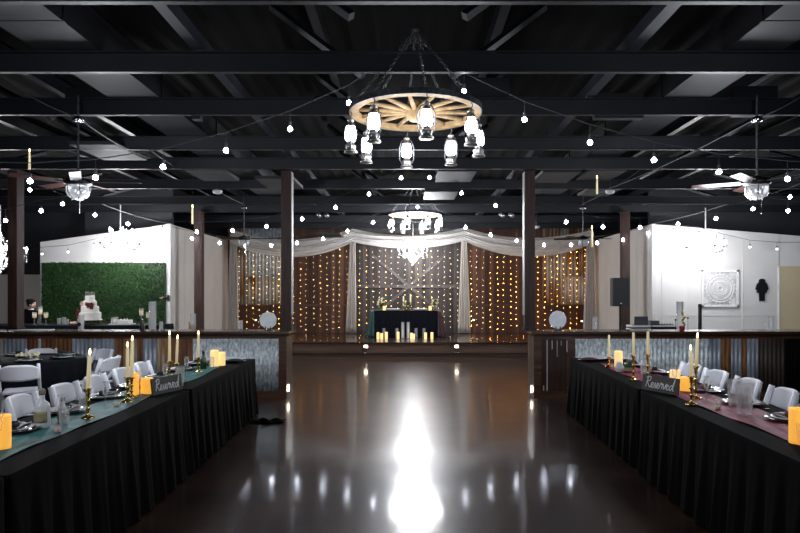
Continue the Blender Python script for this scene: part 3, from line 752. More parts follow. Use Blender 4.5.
# on the round table
for i, (dx, dy) in enumerate(((-.35,.35),(.35,.38),(-.55,-.05),(.52,-.02),(.28,-.42),(-.28,-.42))):
    wh = ['behind toward the bar, outer','behind toward the bar, inner','at the picture edge','on the aisle side','in front, by the side-on chair','in front, by the open-frame chair'][i]
    p = (RT.x+dx, RT.y+dy, TH+.002)
    ch0.put(p, 0, 'black charger on the round table, ' + wh, 'chargers on the round table')
    pl0.put((p[0], p[1], p[2]+.010), 0, 'white plate on the round table, ' + wh, 'plates on the round table')
    nt0.put((p[0], p[1], p[2]+.018), random.uniform(0,3), 'dark napkin on the round table, ' + wh, 'napkins on the round table')
fl = thing('flower_centrepiece', 'low cream flower centrepiece on the black round table', 'flowers', (RT.x+.05, RT.y-.1, TH+.002))
b = MB()
for i in range(18): b.ball((random.uniform(-.14,.14), random.uniform(-.07,.07), random.uniform(.03,.07)), random.uniform(.018,.032), 7, 5)
b.build('blossoms', M['cream'], fl, smooth=True)
b = MB()
for i in range(26):
    a = random.uniform(0,2*PI); b.add([(0,0,.0),(.12*math.cos(a),.08*math.sin(a),.01),(.2*math.cos(a+.2),.12*math.sin(a+.2),.05),(.13*math.cos(a+.35),.09*math.sin(a+.35),.04)], [(0,1,2,3)])
b.build('foliage', M['greenery'], fl)

# ---------------------------------------------------------------- candles
HOLD = {}
def holder_mesh(h):
    prof = [(.001,0),(.048,0),(.046,.008),(.02,.018),(.009,.03),(.009,h*.25),(.018,h*.30),(.010,h*.36),(.009,h*.5),(.02,h*.56),(.011,h*.62),(.010,h*.76),(.017,h*.80),(.012,h*.86),(.020,h*.92),(.021,h),(.012,h),(.001,h-.006)]
    b = MB(); b.lathe(prof, n=16, cap=False); return b
def candlestick(x, y, h, label):
    t = thing('candlestick', label, 'candlestick', (x,y,PZ), 0, 'brass candlesticks')
    holder_mesh(h).build('brass_column', M['brass'], t, smooth=True)
    b = MB(); b.lathe([(.012,h-.012),(.03,h-.008),(.031,h-.004),(.012,h-.002)], n=16, cap=False); b.build('drip_tray', M['brass'], t, smooth=True)
    return t
def taper(loc, h, label, lit=True, tilt=(0,0), grp='ivory taper candles', hang=None):
    t = thing('taper_candle', label, 'candle', loc, 0, grp); t.rotation_euler = (tilt[0], tilt[1], 0)
    MB().lathe([(.0145,0),(.014,h*.5),(.0125,h*.96),(.008,h),(.001,h)], n=12).build('wax', M['wax'], t, smooth=True)
    MB().tube([(0,0,h-.002),(0,0,h+.012)], .0015, 5).build('wick', M['wire'], t)
    if lit: MB().lathe([(.001,0),(.006,.006),(.0085,.016),(.005,.032),(.001,.045)], (0,0,h+.004), 10, cap=False).build('flame', M['flame'], t, smooth=True)
    if hang: MB().tube([(0,0,h+.04),(0,0,h+hang)], .0008, 3).build('thread', M['wire'], t)
    return t
def stick(px, pyb, pyh, pyt, z, lab, lit=True, tilt=(0,0)):
    """brass holder at distance z; top of holder at pyh, top of flame/taper at pyt"""
    x = (px-CX)/F*z
    hh = CH-(pyh-CY)/F*z-PZ; tp = CH-(pyt-CY)/F*z
    candlestick(x, z, hh, 'brass candlestick holding the '+lab)
    ht = tp-(PZ+hh)-(.04 if lit else 0)
    taper((x, z, PZ+hh-.004), ht, lab.replace('taper','ivory taper')+' on brass', lit, tilt)
# teal row
stick(88, 420, 388, 349, 4.52, 'lit leaning taper beside the frosted bottle', True, (0,.05))
stick(127.5, 402, 377, 342, 5.2, 'lit taper of the pair beside the orange pillars, shorter one', True)
stick(131.5, 398, 377, 336, 5.42, 'lit taper of the pair beside the orange pillars, taller one', True, (0,.02))
stick(169.5, 384, 361, 331, 6.3, 'lit taper behind the teal-side sign, taller one', True)
stick(176.5, 382, 363, 335, 6.55, 'lit taper behind the teal-side sign, leaning one', True, (0,.04))
stick(198.5, 373, 357, 331, 7.15, 'lit taper beside the green bottle on the teal row', True)
# burgundy row
stick(691.5, 406, 376, 345, 5.06, 'lit taper with the soft bent tip, burgundy row', True, (0,-.03))
stick(696, 400, 366, 333, 5.35, 'lit taper standing taller beside the bent one, burgundy row', True, (0,.05))
stick(633.5, 381, 355, 332, 6.5, 'unlit taper on the tall ringed brass stand by the green jar', False)
stick(648, 384, 354, 331, 6.35, 'unlit taper rising behind the burgundy-side sign', False)
stick(609, 368, 357, 334.5, 7.63, 'unlit taper closest to the slatted bar', False)
def pillar(px, pyt, pyb, wpx, label, pale=False, z=None):
    z = z or (CH-PZ)*F/(pyb-CY); x = (px-CX)/F*z; r = wpx/2/F*z; h = (pyb-pyt)/F*z
    t = thing('pillar_candle', label, 'candle', (x, z, PZ), 0, 'glowing pillar candles')
    b = MB()
    b.lathe([(r*.98,0),(r,h*.1),(r,h*.95),(r*.95,h),(r*.8,h*.985),(r*.7,h*.93),(.002,h*.92)], n=24)
    b.build('wax', M['ledwax_pale' if pale else 'ledwax'], t, smooth=True)
    MB().tube([(0,0,h*.92),(0,0,h*.99)], .002, 5).build('wick', M['wire'], t)
    return t
pillar(1.5, 415, 449, 17, 'orange glowing pillar candle cut by the picture edge, teal row')
pillar(134.5, 373, 395, 8.5, 'tall orange pillar candle in front of the paired tapers')
pillar(147, 378, 393.5, 12, 'squat orange pillar candle beside the teal-side sign')
pillar(214.5, 350, 366.5, 8, 'taller pale yellow pillar candle by the green bottle', True)
pillar(221.5, 352, 365.5, 7.5, 'shorter pale yellow pillar candle at the bar end of the teal row', True)
pillar(797.5, 408, 443, 15.5, 'orange glowing pillar candle at the picture edge, burgundy row')
pillar(686.5, 377, 391, 12, 'squat orange pillar candle behind the burgundy-side sign')
pillar(675, 370, 386, 10, 'pale pillar candle hidden half behind the burgundy-side sign', True)
pillar(618.5, 351, 367.5, 8, 'pale yellow pillar candle near the slatted bar', True)

# floating tapers hung from the ceiling
for px, pt, pb, z, lb in ((29.5,149,169,8.2,'candle hanging in mid-air beside the broad edge post'), (192.5,205,224,8.6,'candle hanging in mid-air near the hedge wall corner'), (597,176,194,8.6,'candle hanging in mid-air above the wall corner past the slatted bar'), (592,226,247,8.0,'candle hanging in mid-air in front of the last drape')):
    p = wp(px, pb, z); h = (pb-pt)/F*z-.04
    taper(p, h, 'lit ivory '+lb, True, grp='floating candles on threads', hang=ZB+.1-p.z-h)

# ---------------------------------------------------------------- bottles, glasses, signs on the long tables
def frosted_bottle(x, y):
    t = thing('bottle', 'white frosted bottle with gold oval label on the teal runner', 'bottle', (x,y,PZ), .2)
    b = MB(); b.lathe([(.046,0),(.05,.01),(.05,.14),(.042,.165),(.018,.185),(.016,.20),(.016,.225)], n=20); b.build('bottle_body', M['frost'], t, smooth=True)
    MB().lathe([(.019,0),(.021,.012),(.02,.03),(.012,.042)], (0,0,.222), 14).build('stopper', M['cork'], t, smooth=True)
    b = MB(); b.grid(lambda u, v: (.0512*math.sin((u-.5)*1.9)*1, -.0512*math.cos((u-.5)*1.9), .04+.075*v), 12, 4); b.build('paper_label', M['label'], t, smooth=True, solid=.001)
    return t
frosted_bottle(-2.47, 4.2)
def champagne(x, y, h, label, m, cap, lab=None, r=.035):
    t = thing('bottle', label, 'bottle', (x,y,PZ))
    b = MB(); b.lathe([(r,0),(r*1.02,.01),(r,h*.5),(r*.45,h*.72),(r*.38,h*.95),(r*.42,h)], n=16); b.build('bottle_body', M[m], t, smooth=True)
    MB().lathe([(r*.44,0),(r*.46,h*.15),(r*.3,h*.17)], (0,0,h*.86), 12).build('foil_cap', M[cap], t, smooth=True)
    if lab: MB().lathe([(r*1.03,h*.15),(r*1.03,h*.42)], n=16, cap=False).build('paper_label', M[lab], t, smooth=True)
    return t
champagne(-2.42, 4.36, .175, 'small bottle with dark cap and pale label beside the frosted bottle', 'frost', 'blackmetal', 'label', .032)
champagne(-2.44, 7.42, .215, 'dark green bottle beside the pale pillars on the teal row', 'green_glass', 'blackmetal', None, .036)
champagne(2.52, 7.1, .15, 'squat green jar bottle beside the ringed brass stand', 'green_glass', 'cork', 'label', .05)
tb0 = Proto(make_tumbler())
for x, y, s, lb in ((-2.36,4.27,1.0,'clear glass between frosted bottle and nearest brass candlestick'), (-2.46,4.72,1.1,'clear glass behind the leaning taper on the teal runner'), (-2.30,6.28,1.3,'clear glass behind the teal-side sign'),
                 (-2.22,6.05,1.2,'clear glass by the far edge of the teal-side sign'), (2.50,4.62,1.9,'tall clear tumbler of water on the burgundy runner'), (2.60,4.95,1.7,'second clear glass just behind the tall tumbler'),
                 (2.62,6.9,1.3,'clear glass behind the green jar on the burgundy row'), (2.36,3.74,1.0,'clear glass in front of the orange pillar at the picture edge'), (-2.40,7.6,1.0,'clear glass beside the pale pillars')):
    t = tb0.put((x,y,PZ), 0, lb, 'clear glasses on the long tables'); t.scale = (s*.85+.1, s*.85+.1, s)
# white vase next to green jar
MB_v = MB(); MB_v.lathe([(.03,0),(.045,.02),(.05,.06),(.03,.10),(.033,.115),(.028,.115),(.01,.02)], n=18, cap=False)
tag(MB_v.build('white_cup', M['frost'], None, smooth=True, loc=(2.44,7.18,PZ)), 'small white cup between pale pillar and green jar', 'cup')
# small votives
def votive(x, y, label, m='amber'):
    t = thing('votive_holder', label, 'candle holder', (x,y,PZ), 0, 'small votives')
    MB().lathe([(.022,0),(.027,.05),(.025,.05),(.02,.006)], n=14, cap=False).build('cup', M['glass'], t, smooth=True)
    MB().lathe([(.019,.003),(.02,.028),(.004,.028)], n=14).build('wax', M[m], t, smooth=True)
votive(2.50, 5.62-.6, 'small amber votive beside the twin brass candlesticks')
votive(2.42, 4.86, 'small cream votive between brass candlestick and tumbler', 'cream')
votive(-2.28, 4.05, 'small rose-coloured votive in front of the frosted bottle', 'pink')
votive(-2.34, 5.0, 'small cream votive between the leaning taper and paired tapers', 'cream')

# Reserved signs
CW = {'R':[[(0.02,0),(.12,.5),(.2,1.0)],[(.0,.85),(.2,1.02),(.46,.98),(.44,.66),(.14,.5),(.3,.3),(.5,.0),(.62,.12)]],
}
def smoothpts(ps, k=5):
    out = []
    for i in range(len(ps)-1):
        p0 = ps[max(i-1,0)]; p1 = ps[i]; p2 = ps[i+1]; p3 = ps[min(i+2,len(ps)-1)]
        for j in range(k):
            t = j/k; a = []
            for d in (0,1): a.append(.5*((2*p1[d])+(-p0[d]+p2[d])*t+(2*p0[d]-5*p1[d]+4*p2[d]-p3[d])*t*t+(-p0[d]+3*p1[d]-3*p2[d]+p3[d])*t**3))
            out.append(tuple(a))
    out.append(ps[-1]); return out
WORD = [[(.05,0),(.12,.5),(.2,1.0)], [(.0,.85),(.2,1.02),(.46,.98),(.44,.66),(.14,.5),(.3,.3),(.5,.0),(.62,.12),(.85,.34),(.76,.5),(.64,.3),(.76,.0),(.95,.12),(1.1,.52),(1.08,.3),(1.2,.1),(1.06,-.02)],
        [(1.2,.08),(1.48,.34),(1.4,.5),(1.28,.3),(1.4,0),(1.58,.12),(1.72,.55),(1.8,.42),(1.9,.5),(1.86,.02)], [(1.98,.5),(2.1,0),(2.3,.55)],
        [(2.28,.15),(2.52,.36),(2.44,.5),(2.32,.3),(2.45,0),(2.62,.1)], [(2.98,.45),(2.78,.42),(2.68,.15),(2.84,0),(3.0,.35),(3.16,1.08),(3.06,.1),(3.22,0.02)]]
def reserved(p0, p1, label):
    a = Vector(p0); c = Vector(p1); d = c-a; L = d.length; ang = math.atan2(d.y, d.x)
    t = thing('reserved_sign', label, 'sign', a, ang, 'reserved signs')
    H = .15; th = .012; tilt = Matrix.Rotation(-.14, 4, 'X')
    MB().box(0, L, 0, th, 0, H, tilt).build('board', M['sign'], t, bevel=.002)
    b = MB(); sx = (L*.78)/3.2; sz = .098
    for st_ in WORD:
        pts = [tilt @ Vector((L*.10+x*sx+z*.012, -.0015, .034+z*sz)) for x, z in smoothpts(st_)]
        b.tube(pts, .0042, 5, flat=1)
    b.build('lettering', M['chalk'], t)
    MB().box(L*.3, L*.7, .012, .06, 0, .004).build('easel_foot', M['sign'], t)
reserved((-2.265,5.52,TH+.002), (-2.135,5.90,TH+.002), 'dark wooden Reserved sign in white script on the teal row')
reserved((2.215,5.90,TH+.002), (2.395,5.52,TH+.002), 'dark wooden Reserved sign in white script on the burgundy row')

# ---------------------------------------------------------------- things on and behind the teal-side bar
BT = HT+.001
def cyl_vase(x, y, z, r, h, label, fill=None, candle=None, grp='glass vases'):
    t = thing('glass_vase', label, 'vase', (x,y,z), 0, grp)
    MB().lathe([(r*.9,0),(r,.01),(r,h),(r*.93,h),(r*.93,.02),(r*.3,.02)], n=18, cap=False).build('glass_wall', M['vaseglass' if z > 1 else 'glass'], t, smooth=True)
    if fill: MB().lathe([(r*.9,.02),(r*.9,h*fill[1])], n=16).build('filling', M[fill[0]], t, smooth=True)
    if candle: MB().lathe([(r*.72,h*candle[0]),(r*.72,h*candle[1])], n=16).build('wax', M['wax'], t, smooth=True)
    return t
def B(px): return (px-CX)/F*10.15
cyl_vase(B(81), 10.15, BT, .045, .25, 'clear bottle-like jar with black seal in front of the cake', ('frost',.45))
MB().lathe([(.030,.0),(.030,.004)], n=16).build('jar_seal', M['blackmetal'], bpy.data.objects['glass_vase'], loc=(0,-.052,.10), rot=(PI/2,0,0))
cyl_vase(B(152.5), 10.15, BT, .058, .47, 'tallest clear cylinder vase on the silver-clad bar', ('icing',.06))
cyl_vase(B(160), 10.2, BT, .03, .14, 'short clear glass beside the tallest cylinder vase', ('frost',.2))
t = cyl_vase(B(193), 10.15, BT, .048, .27, 'clear glass with amber drink near the hedge-wall corner', ('amber',.35)); 
MB().lathe([(.012,0),(.012,.12)], n=8).build('stirrer', M['amber'], t, loc=(-.06,0,.02))
champagne(B(143), 10.12, .19, 'x', 'blackmetal', 'chrome', None, .04); bpy.data.objects['bottle.004' if 'bottle.004' in bpy.data.objects else 'bottle'].location.z = BT
last = [o for o in bpy.data.objects if o.name.startswith('bottle') and o.get('label') == 'x'][0]; last['label'] = 'small dark bottle beside the tallest cylinder vase'; last.location.z = BT
def disc(x, y, r, label, n=9, stand=True, rot=.15, tilt=.0):
    t = thing('faceted_disc', label, 'ornament', (x,y,BT), rot, 'white faceted discs')
    poly = [(r*math.cos(2*PI*i/n+.2), r*math.sin(2*PI*i/n+.2)) for i in range(n)]
    RX = Matrix.Translation((0,0,r+.02)) @ Matrix.Rotation(PI/2, 4, 'X')
    MB().prism(poly, -.008, .008, RX).build('disc', M['marble'], t, bevel=.003)
    MB().box(-.05,.05,-.04,.04,0,.012).box(-.045,-.03,-.02,.02,.012,.06).box(.03,.045,-.02,.02,.012,.06).build('stand', M['blackmetal'], t)
disc(B(267.5), 10.2, .142, 'many-sided white disc on the bar in front of the wainscot and tin')
disc(B(558.5), 10.2, .150, 'white disc with scalloped outline on the slatted bar', 13)
cyl_vase(B(239.5), 10.2, BT, .04, .16, 'small clear glass beside the white disc', ('frost',.12))
cyl_vase(B(595), 10.15, BT, .04, .21, 'clear glass jar on the slatted bar below the last drape', ('frost',.15))
# tray strip / paper on the bar
tag(MB().box(-.32,.32,-.10,.10,0,.012).build('serving_tray', M['china'], None, loc=(B(30),10.2,BT)), 'flat white tray on the bar below the person', 'tray')

tc_ = thing('cake_table', 'long table under black cloth behind the bar below the hedge panel', 'table', (0,0,0))
b = MB(); n = 90; x0c, x1c = -8.55, -4.9; yc0, yc1 = 12.2, 13.0
prof = [(0,1.043),(0.012,1.033),(.03,.5),(.045,.012)]
per = [(x0c+(x1c-x0c)*i/60, yc0, 0,-1) for i in range(60)]+[(x1c, yc0+(yc1-yc0)*i/14, 1,0) for i in range(14)]+[(x1c-(x1c-x0c)*i/60, yc1, 0,1) for i in range(60)]+[(x0c, yc1-(yc1-yc0)*i/14, -1,0) for i in range(14)]
for off, z in prof:
    for i, (x, y, nx, ny) in enumerate(per): b.v.append((x+nx*(off+off*.5*math.sin(i*1.3)), y+ny*(off+off*.5*math.sin(i*1.3)), z))
m_ = len(per); b.f = [(j*m_+i, j*m_+(i+1)%m_, (j+1)*m_+(i+1)%m_, (j+1)*m_+i) for j in range(3) for i in range(m_)]
b.add([(x0c,yc0,1.043),(x1c,yc0,1.043),(x1c,yc1,1.043),(x0c,yc1,1.043)], [(0,1,2,3)])
b.build('draped_cloth', M['headcloth'], tc_, smooth=False)
MB().box(x0c+.02,x1c-.02,yc0+.02,yc1-.02,1.0,1.035).build('tabletop', M['bar_wood'], tc_)
CZ = 1.045; YC = 12.6
def C(px): return (px-CX)/F*YC
# wedding cake
ck_ = thing('wedding_cake', 'tall white tiered wedding cake with burgundy roses', 'cake', (C(90), YC, CZ+.10), 0)
h0 = 0
for r, h in ((.205,.15),(.165,.12),(.125,.11),(.09,.10)):
    MB().lathe([(r,0),(r,h-.012),(r-.012,h),(.002,h)], (0,0,h0), 28).build('tier', M['icing'], ck_, smooth=False)
    MB().lathe([(r+.004,0),(r+.01,.008),(r+.004,.016)], (0,0,h0), 28, cap=False).build('piping', M['icing'], ck_, smooth=True)
    h0 += h
b = MB(); b.box(-.09,.09,-.01,.01,0,.015)
for i in range(7): b.tube([(-.085+i*.028,0,0),(-.085+i*.028,0,.075)], .006, 5)
b.box(-.09,.09,-.01,.01,.065,.08); b.build('topper', M['lantern'], ck_, loc=(0,0,h0))
def flowers(pts, rr, m, nm, par):
    b = MB()
    for x, y, z in pts:
        for k in range(7): b.ball((x+random.uniform(-.5,.5)*rr, y+random.uniform(-.5,.5)*rr, z+random.uniform(-.5,.5)*rr), rr*random.uniform(.4,.6), 7, 5)
    b.build(nm, M[m], par, smooth=True)
flowers([(.06,-.14,.28),(.10,-.12,.25),(.02,-.15,.31),(.08,-.12,.32)], .05, 'rose', 'rose_spray', ck_)
flowers([(-.18,-.10,.12),(-.20,-.06,.06),(-.17,-.12,.16)], .05, 'rose', 'rose_spray', ck_)
flowers([(-.12,-.08,.34),(-.14,-.05,.30)], .035, 'blush', 'blush_rose_spray', ck_)
flowers([(.12,-.09,.32)], .035, 'blush', 'blush_rose_spray', ck_)
cs = thing('cake_stand', 'white footed stand under the wedding cake', 'cake stand', (C(90), YC, CZ))
MB().lathe([(.22,.085),(.235,.09),(.235,.097),(.22,.099),(.002,.099)], n=28).build('plate', M['icing'], cs)
for sx in (-1,1):
    for sy in (-1,1): MB().tube([(sx*.17,sy*.12,.088),(sx*.16,sy*.11,.03),(sx*.19,sy*.13,0)], [.014,.010,.014], 7).build('leg', M['brass'], cs)
for dx, dz, r, lb in ((-.28,.0,.03,'x'),):
    tag(MB().ball((0,0,.03),.03,8,6).ball((.05,0,.035),.035,8,6).ball((-.05,.01,.03),.028,8,6).build('loose_rose_bunch', M['blush'], None, smooth=True, loc=(C(76), YC-.1, CZ+.0)), 'pale pink roses lying beside the cake stand', 'flowers')
# sheet cake
sk = thing('sheet_cake', 'low white sheet cake on a board beside the tiered cake', 'cake', (C(122), YC, CZ))
MB().box(-.21,.21,-.15,.15,.0,.02).build('cake_board', M['china'], sk)
MB().box(-.17,.17,-.12,.12,.02,.09).build('cake_body', M['icing'], sk, bevel=.01)
flowers([(.07,-.05,.10),(.11,.0,.10),(-.02,0,.095)], .022, 'icing', 'icing_flower', sk)
# tea lights / stemmed candles on the cake table
def stem_candle(px, pyt, z, label, h=.34):
    x = (px-CX)/F*z
    t = thing('stemmed_candle_holder', label, 'candle holder', (x, z, CZ), 0, 'stemmed candle holders')
    MB().lathe([(.045,0),(.04,.006),(.007,.015),(.006,h*.5),(.04,h*.55),(.045,h),(.042,h),(.037,h*.56),(.001,h*.53)], n=16, cap=False).build('glass_bowl', M['glass'], t, smooth=True)
    MB().lathe([(.034,h*.57),(.034,h*.86),(.002,h*.86)], n=14).build('wax', M['wax'], t, smooth=True)
stem_candle(34.5, 313, 12.45, 'lower candle holder closest to the person', .25)
stem_candle(40.3, 307, 12.6, 'tallest stemmed candle holder beside the person', .36)
stem_candle(46, 313, 12.5, 'low candle holder at the hedge edge', .25)
stem_candle(141.3, 308, 12.6, 'stemmed candle holder by the sheet cake', .33)
stem_candle(148.2, 313, 12.5, 'stemmed candle holder half behind the tallest vase', .25)
for i, (px, s) in enumerate(((59,1.0),(64,1.15),(67.3,.9),(113,1.1),(116,1.2))):
    x = (px-CX)/F*12.5; 
    t = tb0.put((x, 12.5, CZ), 0, ['clear glass on the cake table, closest to the candles','tallest of the three clear glasses between candles and cake','clear glass standing nearest the rose bunch','smaller of two clear glasses between the tiered cake and the sheet cake','larger of two clear glasses between the tiered cake and the sheet cake'][i], 'glasses on the cake table'); t.scale = (s,s,s)

# person behind the bar
def skinned(name, pts, edges, radii, m, parent, sub=2, root=0):
    me = bpy.data.meshes.new(name); me.from_pydata(pts, edges, []); me.update()
    o = bpy.data.objects.new(name, me); COL.objects.link(o); o.parent = parent
    mo = o.modifiers.new('skin', 'SKIN')
    for i, r in enumerate(radii):
        v = me.skin_vertices[0].data[i]; v.radius = r if isinstance(r, tuple) else (r, r)
    me.skin_vertices[0].data[root].use_root = True
    s = o.modifiers.new('sub', 'SUBSURF'); s.levels = sub; s.render_levels = sub
    mo.use_smooth_shade = True
    me.materials.append(m); return o
pe = thing('person', 'person in dark clothes with dark pinned hair bending behind the bar', 'person', (wp(27.5,0,13.7).x, 13.7, 0)); pe.scale = (.86,.95,.94)
# slight forward lean toward the cake side (+x)
J = [(0,0,.93),(.0,0,1.05),(.03,0,1.22),(.07,0,1.34),(.10,-.01,1.40),(.125,-.02,1.46),      # pelvis spine neck head base
     (-.0,.02,.93),(-.08,.0,.90),(-.09,.0,.50),(-.10,.02,.08),(-.08,-.10,.03),            # hip/leg
     (.08,.0,.90),(.09,-.01,.50),(.08,.02,.08),(.10,-.10,.03),
     (-.10,.0,1.33),(-.165,-.02,1.29),(-.17,-.10,1.04),(-.05,-.26,.98),(.02,-.30,.98),
     (.21,-.0,1.31),(.24,-.03,1.27),(.26,-.12,1.04),(.20,-.30,.98),(.16,-.36,.98)]
E = [(0,1),(1,2),(2,3),(3,4),(4,5),(0,7),(7,8),(8,9),(9,10),(0,11),(11,12),(12,13),(13,14),(3,15),(15,16),(16,17),(17,18),(18,19),(3,20),(20,21),(21,22),(22,23),(23,24)]
E = [e for e in E]; 
J2 = [j for k, j in enumerate(J) if k != 6]; E2 = [tuple(i-1 if i > 6 else i for i in e) for e in E]
R = [(.15,.11),(.135,.10),(.165,.11),(.11,.085),.055,.05, .09,.06,.045,.04, .09,.06,.045,.04, .08,.065,.045,.036,.03, .08,.065,.045,.036,.03]
skinned('body', J2, E2, R, M['darkshirt'], pe)
b = MB()
b.ball((.135,-.02,1.52), .080, 14, 10, 1.25); b.ball((.222,-.04,1.50), .014, 6, 5, 1.4)
b.ball((.13,-.10,1.515), .016, 6, 5, 1.5); b.tube([(.10,-.01,1.40),(.125,-.02,1.48)], [.05,.045], 10)
hd = b.build('head', M['skin'], pe, smooth=True)
for sy in (-.072,.0): MB().ball((.206,-.035+sy*.6+.02,1.535), .009, 6, 5).build('eye', M['darkshirt'], hd, smooth=True)
MB().ball((.208,-.035,1.465), .016, 6, 4, .35).build('mouth', M['pink'], hd, smooth=True)
b = MB()
b.ball((.108,-.022,1.55), .098, 14, 10, 1.05); b.ball((.02,-.0,1.60), .052, 10, 8); b.ball((.13,-.03,1.60), .075, 10, 8, .6)
b.build('hair', M['hair'], pe, smooth=True)
for sx, cx_, cy_ in ((-1,.02,-.30),(1,.16,-.36)):
    hb = MB(); hb.ball((cx_,cy_-.04,.975), .038, 8, 6, .5)
    for k in range(4): hb.tube([(cx_-.024+k*.016,cy_-.06,.975),(cx_-.026+k*.017,cy_-.10,.972),(cx_-.026+k*.017,cy_-.12+.01*(k % 3),.955)], [.009,.008,.006], 6)
    hb.tube([(cx_-.03*sx,cy_-.03,.975),(cx_-.05*sx,cy_-.07,.965)], [.010,.007], 6)
    hb.build('hand', M['skin'], pe, smooth=True)
# pale collar
MB().tube([(.10+.06*math.cos(a), -.02+.05*math.sin(a), 1.405) for a in [2*PI*i/14 for i in range(14)]], .014, 6, closed=True).build('collar', M['chalk'], pe, smooth=True)

# hedge wall panel
hd_ = thing('hedge_panel', 'green artificial boxwood hedge panel on the white wall behind the cake', 'hedge panel', (0, YP-.005, 0))
hx0, hx1, hz0, hz1 = -8.74, -5.80, .35, 2.40
MB().box(hx0, hx1, -.05, 0, hz0, hz1).build('backing', M['greenery'], hd_)
b = MB()
rnd = random.Random(3)
for i in range(15000):
    x = rnd.uniform(hx0, hx1); z = rnd.uniform(hz0+.3, hz1+.015); y = -.05-rnd.uniform(0,.045)-.012*math.sin(x*9)*math.sin(z*8)
    s = rnd.uniform(.011,.021)
    a = Vector((rnd.uniform(-1,1), rnd.uniform(-.6,.3), rnd.uniform(-1,1))).normalized()*s*1.5; c = Vector((rnd.uniform(-1,1), rnd.uniform(-1,1), rnd.uniform(-1,1))); c = (c-a*(c.dot(a)/a.length_squared)).normalized()*s*.6
    p = Vector((x,y,z)); b.add([p-a, p+c, p+a, p-c], [(0,1,2,3)])
b.build('foliage', M['leaf'], hd_)
# wall bracket with pink ball and a thermostat at the annex corner
t = thing('wall_bracket', 'small black bracket with pink ball on the wall corner beside the hedge', 'bracket', (wp(163,298,YP).x, YP-.03, wp(163,298,YP).z))
MB().ball((-.01,-.02,0), .045, 10, 8).build('ball', M['pink'], t, smooth=True)
MB().tube([(0,-.01,0),(.16,-.01,0)], .03, 8).box(.12,.17,-.04,.0,-.07,.07).build('arm', M['blackmetal'], t)

# ---------------------------------------------------------------- loudspeaker side
sp = thing('speaker_stand', 'black tripod stand carrying the loudspeaker behind the slatted bar', 'speaker stand', (4.50, 13.2, 0))
MB().tube([(0,0,.02),(0,0,1.40)], .022, 8).build('pole', M['blackmetal'], sp)
for a in (0.5, 2.6, 4.7): MB().tube([(0,0,.85),(.4*math.cos(a),.4*math.sin(a),.01)], .014, 6).build('leg', M['blackmetal'], sp)
MB().tube([(.10,0,.75),(.03,0,1.05),(.06,-.02,1.30)], .012, 6).build('cable', M['wire'], sp)
lsp = thing('loudspeaker', 'black loudspeaker on a tripod stand before the timber post', 'loudspeaker', (4.50, 13.2, 1.40), -.2)
MB().prism([(-.17,-.17),(.17,-.17),(.20,.05),(.12,.18),(-.12,.18),(-.20,.05)], 0, .60).build('cabinet', M['speaker'], lsp, bevel=.012)
MB().box(-.155,.155,-.178,-.168,.03,.57).build('grille', M['grille'], lsp)
MB().tube([(0,-.18,.17),(0,-.185,.17)], .11, 20).build('woofer', M['speaker'], lsp)
MB().box(-.02,.02,-.186,-.178,.05,.07).build('badge', M['chrome'], lsp)
dj = thing('dj_table', 'white table behind the slatted bar holding laptop and mixer', 'table', (0,0,0))
MB().box(4.15,5.45,12.0,12.6,.90,.935).build('tabletop', M['plastic_white'], dj)
for x in (4.22,5.38):
    for y in (12.06,12.54): MB().box(x-.02,x+.02,y-.02,y+.02,0,.90).build('leg', M['iron'], dj)
YJ = 12.3
def D(px): return (px-CX)/F*YJ
cn = thing('controller_case', 'white flat DJ controller under the grey laptop', 'controller', (D(638.5),YJ,.936))
MB().box(-.19,.19,-.16,.16,0,.045).build('lower_case', M['plastic_white'], cn)
MB().box(-.18,.18,-.14,.15,.045,.075).build('dark_gap', M['blackmetal'], cn)
MB().box(-.19,.19,-.16,.16,.075,.11).build('upper_case', M['plastic_white'], cn)
lp = thing('laptop', 'open grey laptop on the white controller', 'laptop', (D(639.5),YJ,1.047), -.1)
MB().box(-.13,.13,-.10,.09,0,.012).build('keyboard_base', M['laptop'], lp)
MB().box(-.13,.13,-.102,-.092,.012,.185, Matrix.Rotation(.12,4,'X')).build('screen_lid', M['laptop'], lp)
mx_ = thing('audio_mixer', 'black mixing desk in a white-edged case beside the laptop', 'mixer', (D(661.5),YJ,.936))
MB().box(-.26,.26,-.17,.17,0,.02).build('case_base', M['plastic_white'], mx_)
MB().box(-.24,.24,-.16,.16,.02,.10).build('mixer_body', M['blackmetal'], mx_)
MB().box(-.25,.25,-.17,-.16,.085,.115).build('case_edge', M['plastic_white'], mx_)
b = MB()
for i in range(8): b.tube([(-.19+i*.055,-.05,.10),(-.19+i*.055,-.05,.135)], .012, 7); b.tube([(-.19+i*.055,.04,.10),(-.19+i*.055,.04,.14)], .012, 7)
b.build('knobs', M['speaker'], mx_); 
MB().box(-.24,-.06,-.05,.12,.10,.20).build('raised_panel', M['laptop'], mx_)
t = cyl_vase(B(680), 10.15, BT, .055, .47, 'tall clear cylinder with gold vine ornament beside the mixer')
b = MB(); b.tube([(.03+.02*math.sin(i*1.1),-.06+.01*math.cos(i*1.3),.06+i*.022) for i in range(12)], [.012+.006*(i % 2) for i in range(12)], 6); b.build('gold_vine', M['brass'], t, smooth=True)
MB().lathe([(.05,.30),(.05,.47)], n=18).build('white_top', M['plastic_white'], t) 
votv = thing('red_votive', 'dark red glass votive at the foot of the gold vine', 'candle holder', (B(677.5), 9.98, BT)); MB().lathe([(.035,0),(.045,.05),(.042,.08),(.03,.08),(.02,.01)], n=14, cap=False).build('cup', M['redglass'], votv, smooth=True)
MB().lathe([(.02,.01),(.022,.07)], n=10).build('wax', M['rose'], votv)
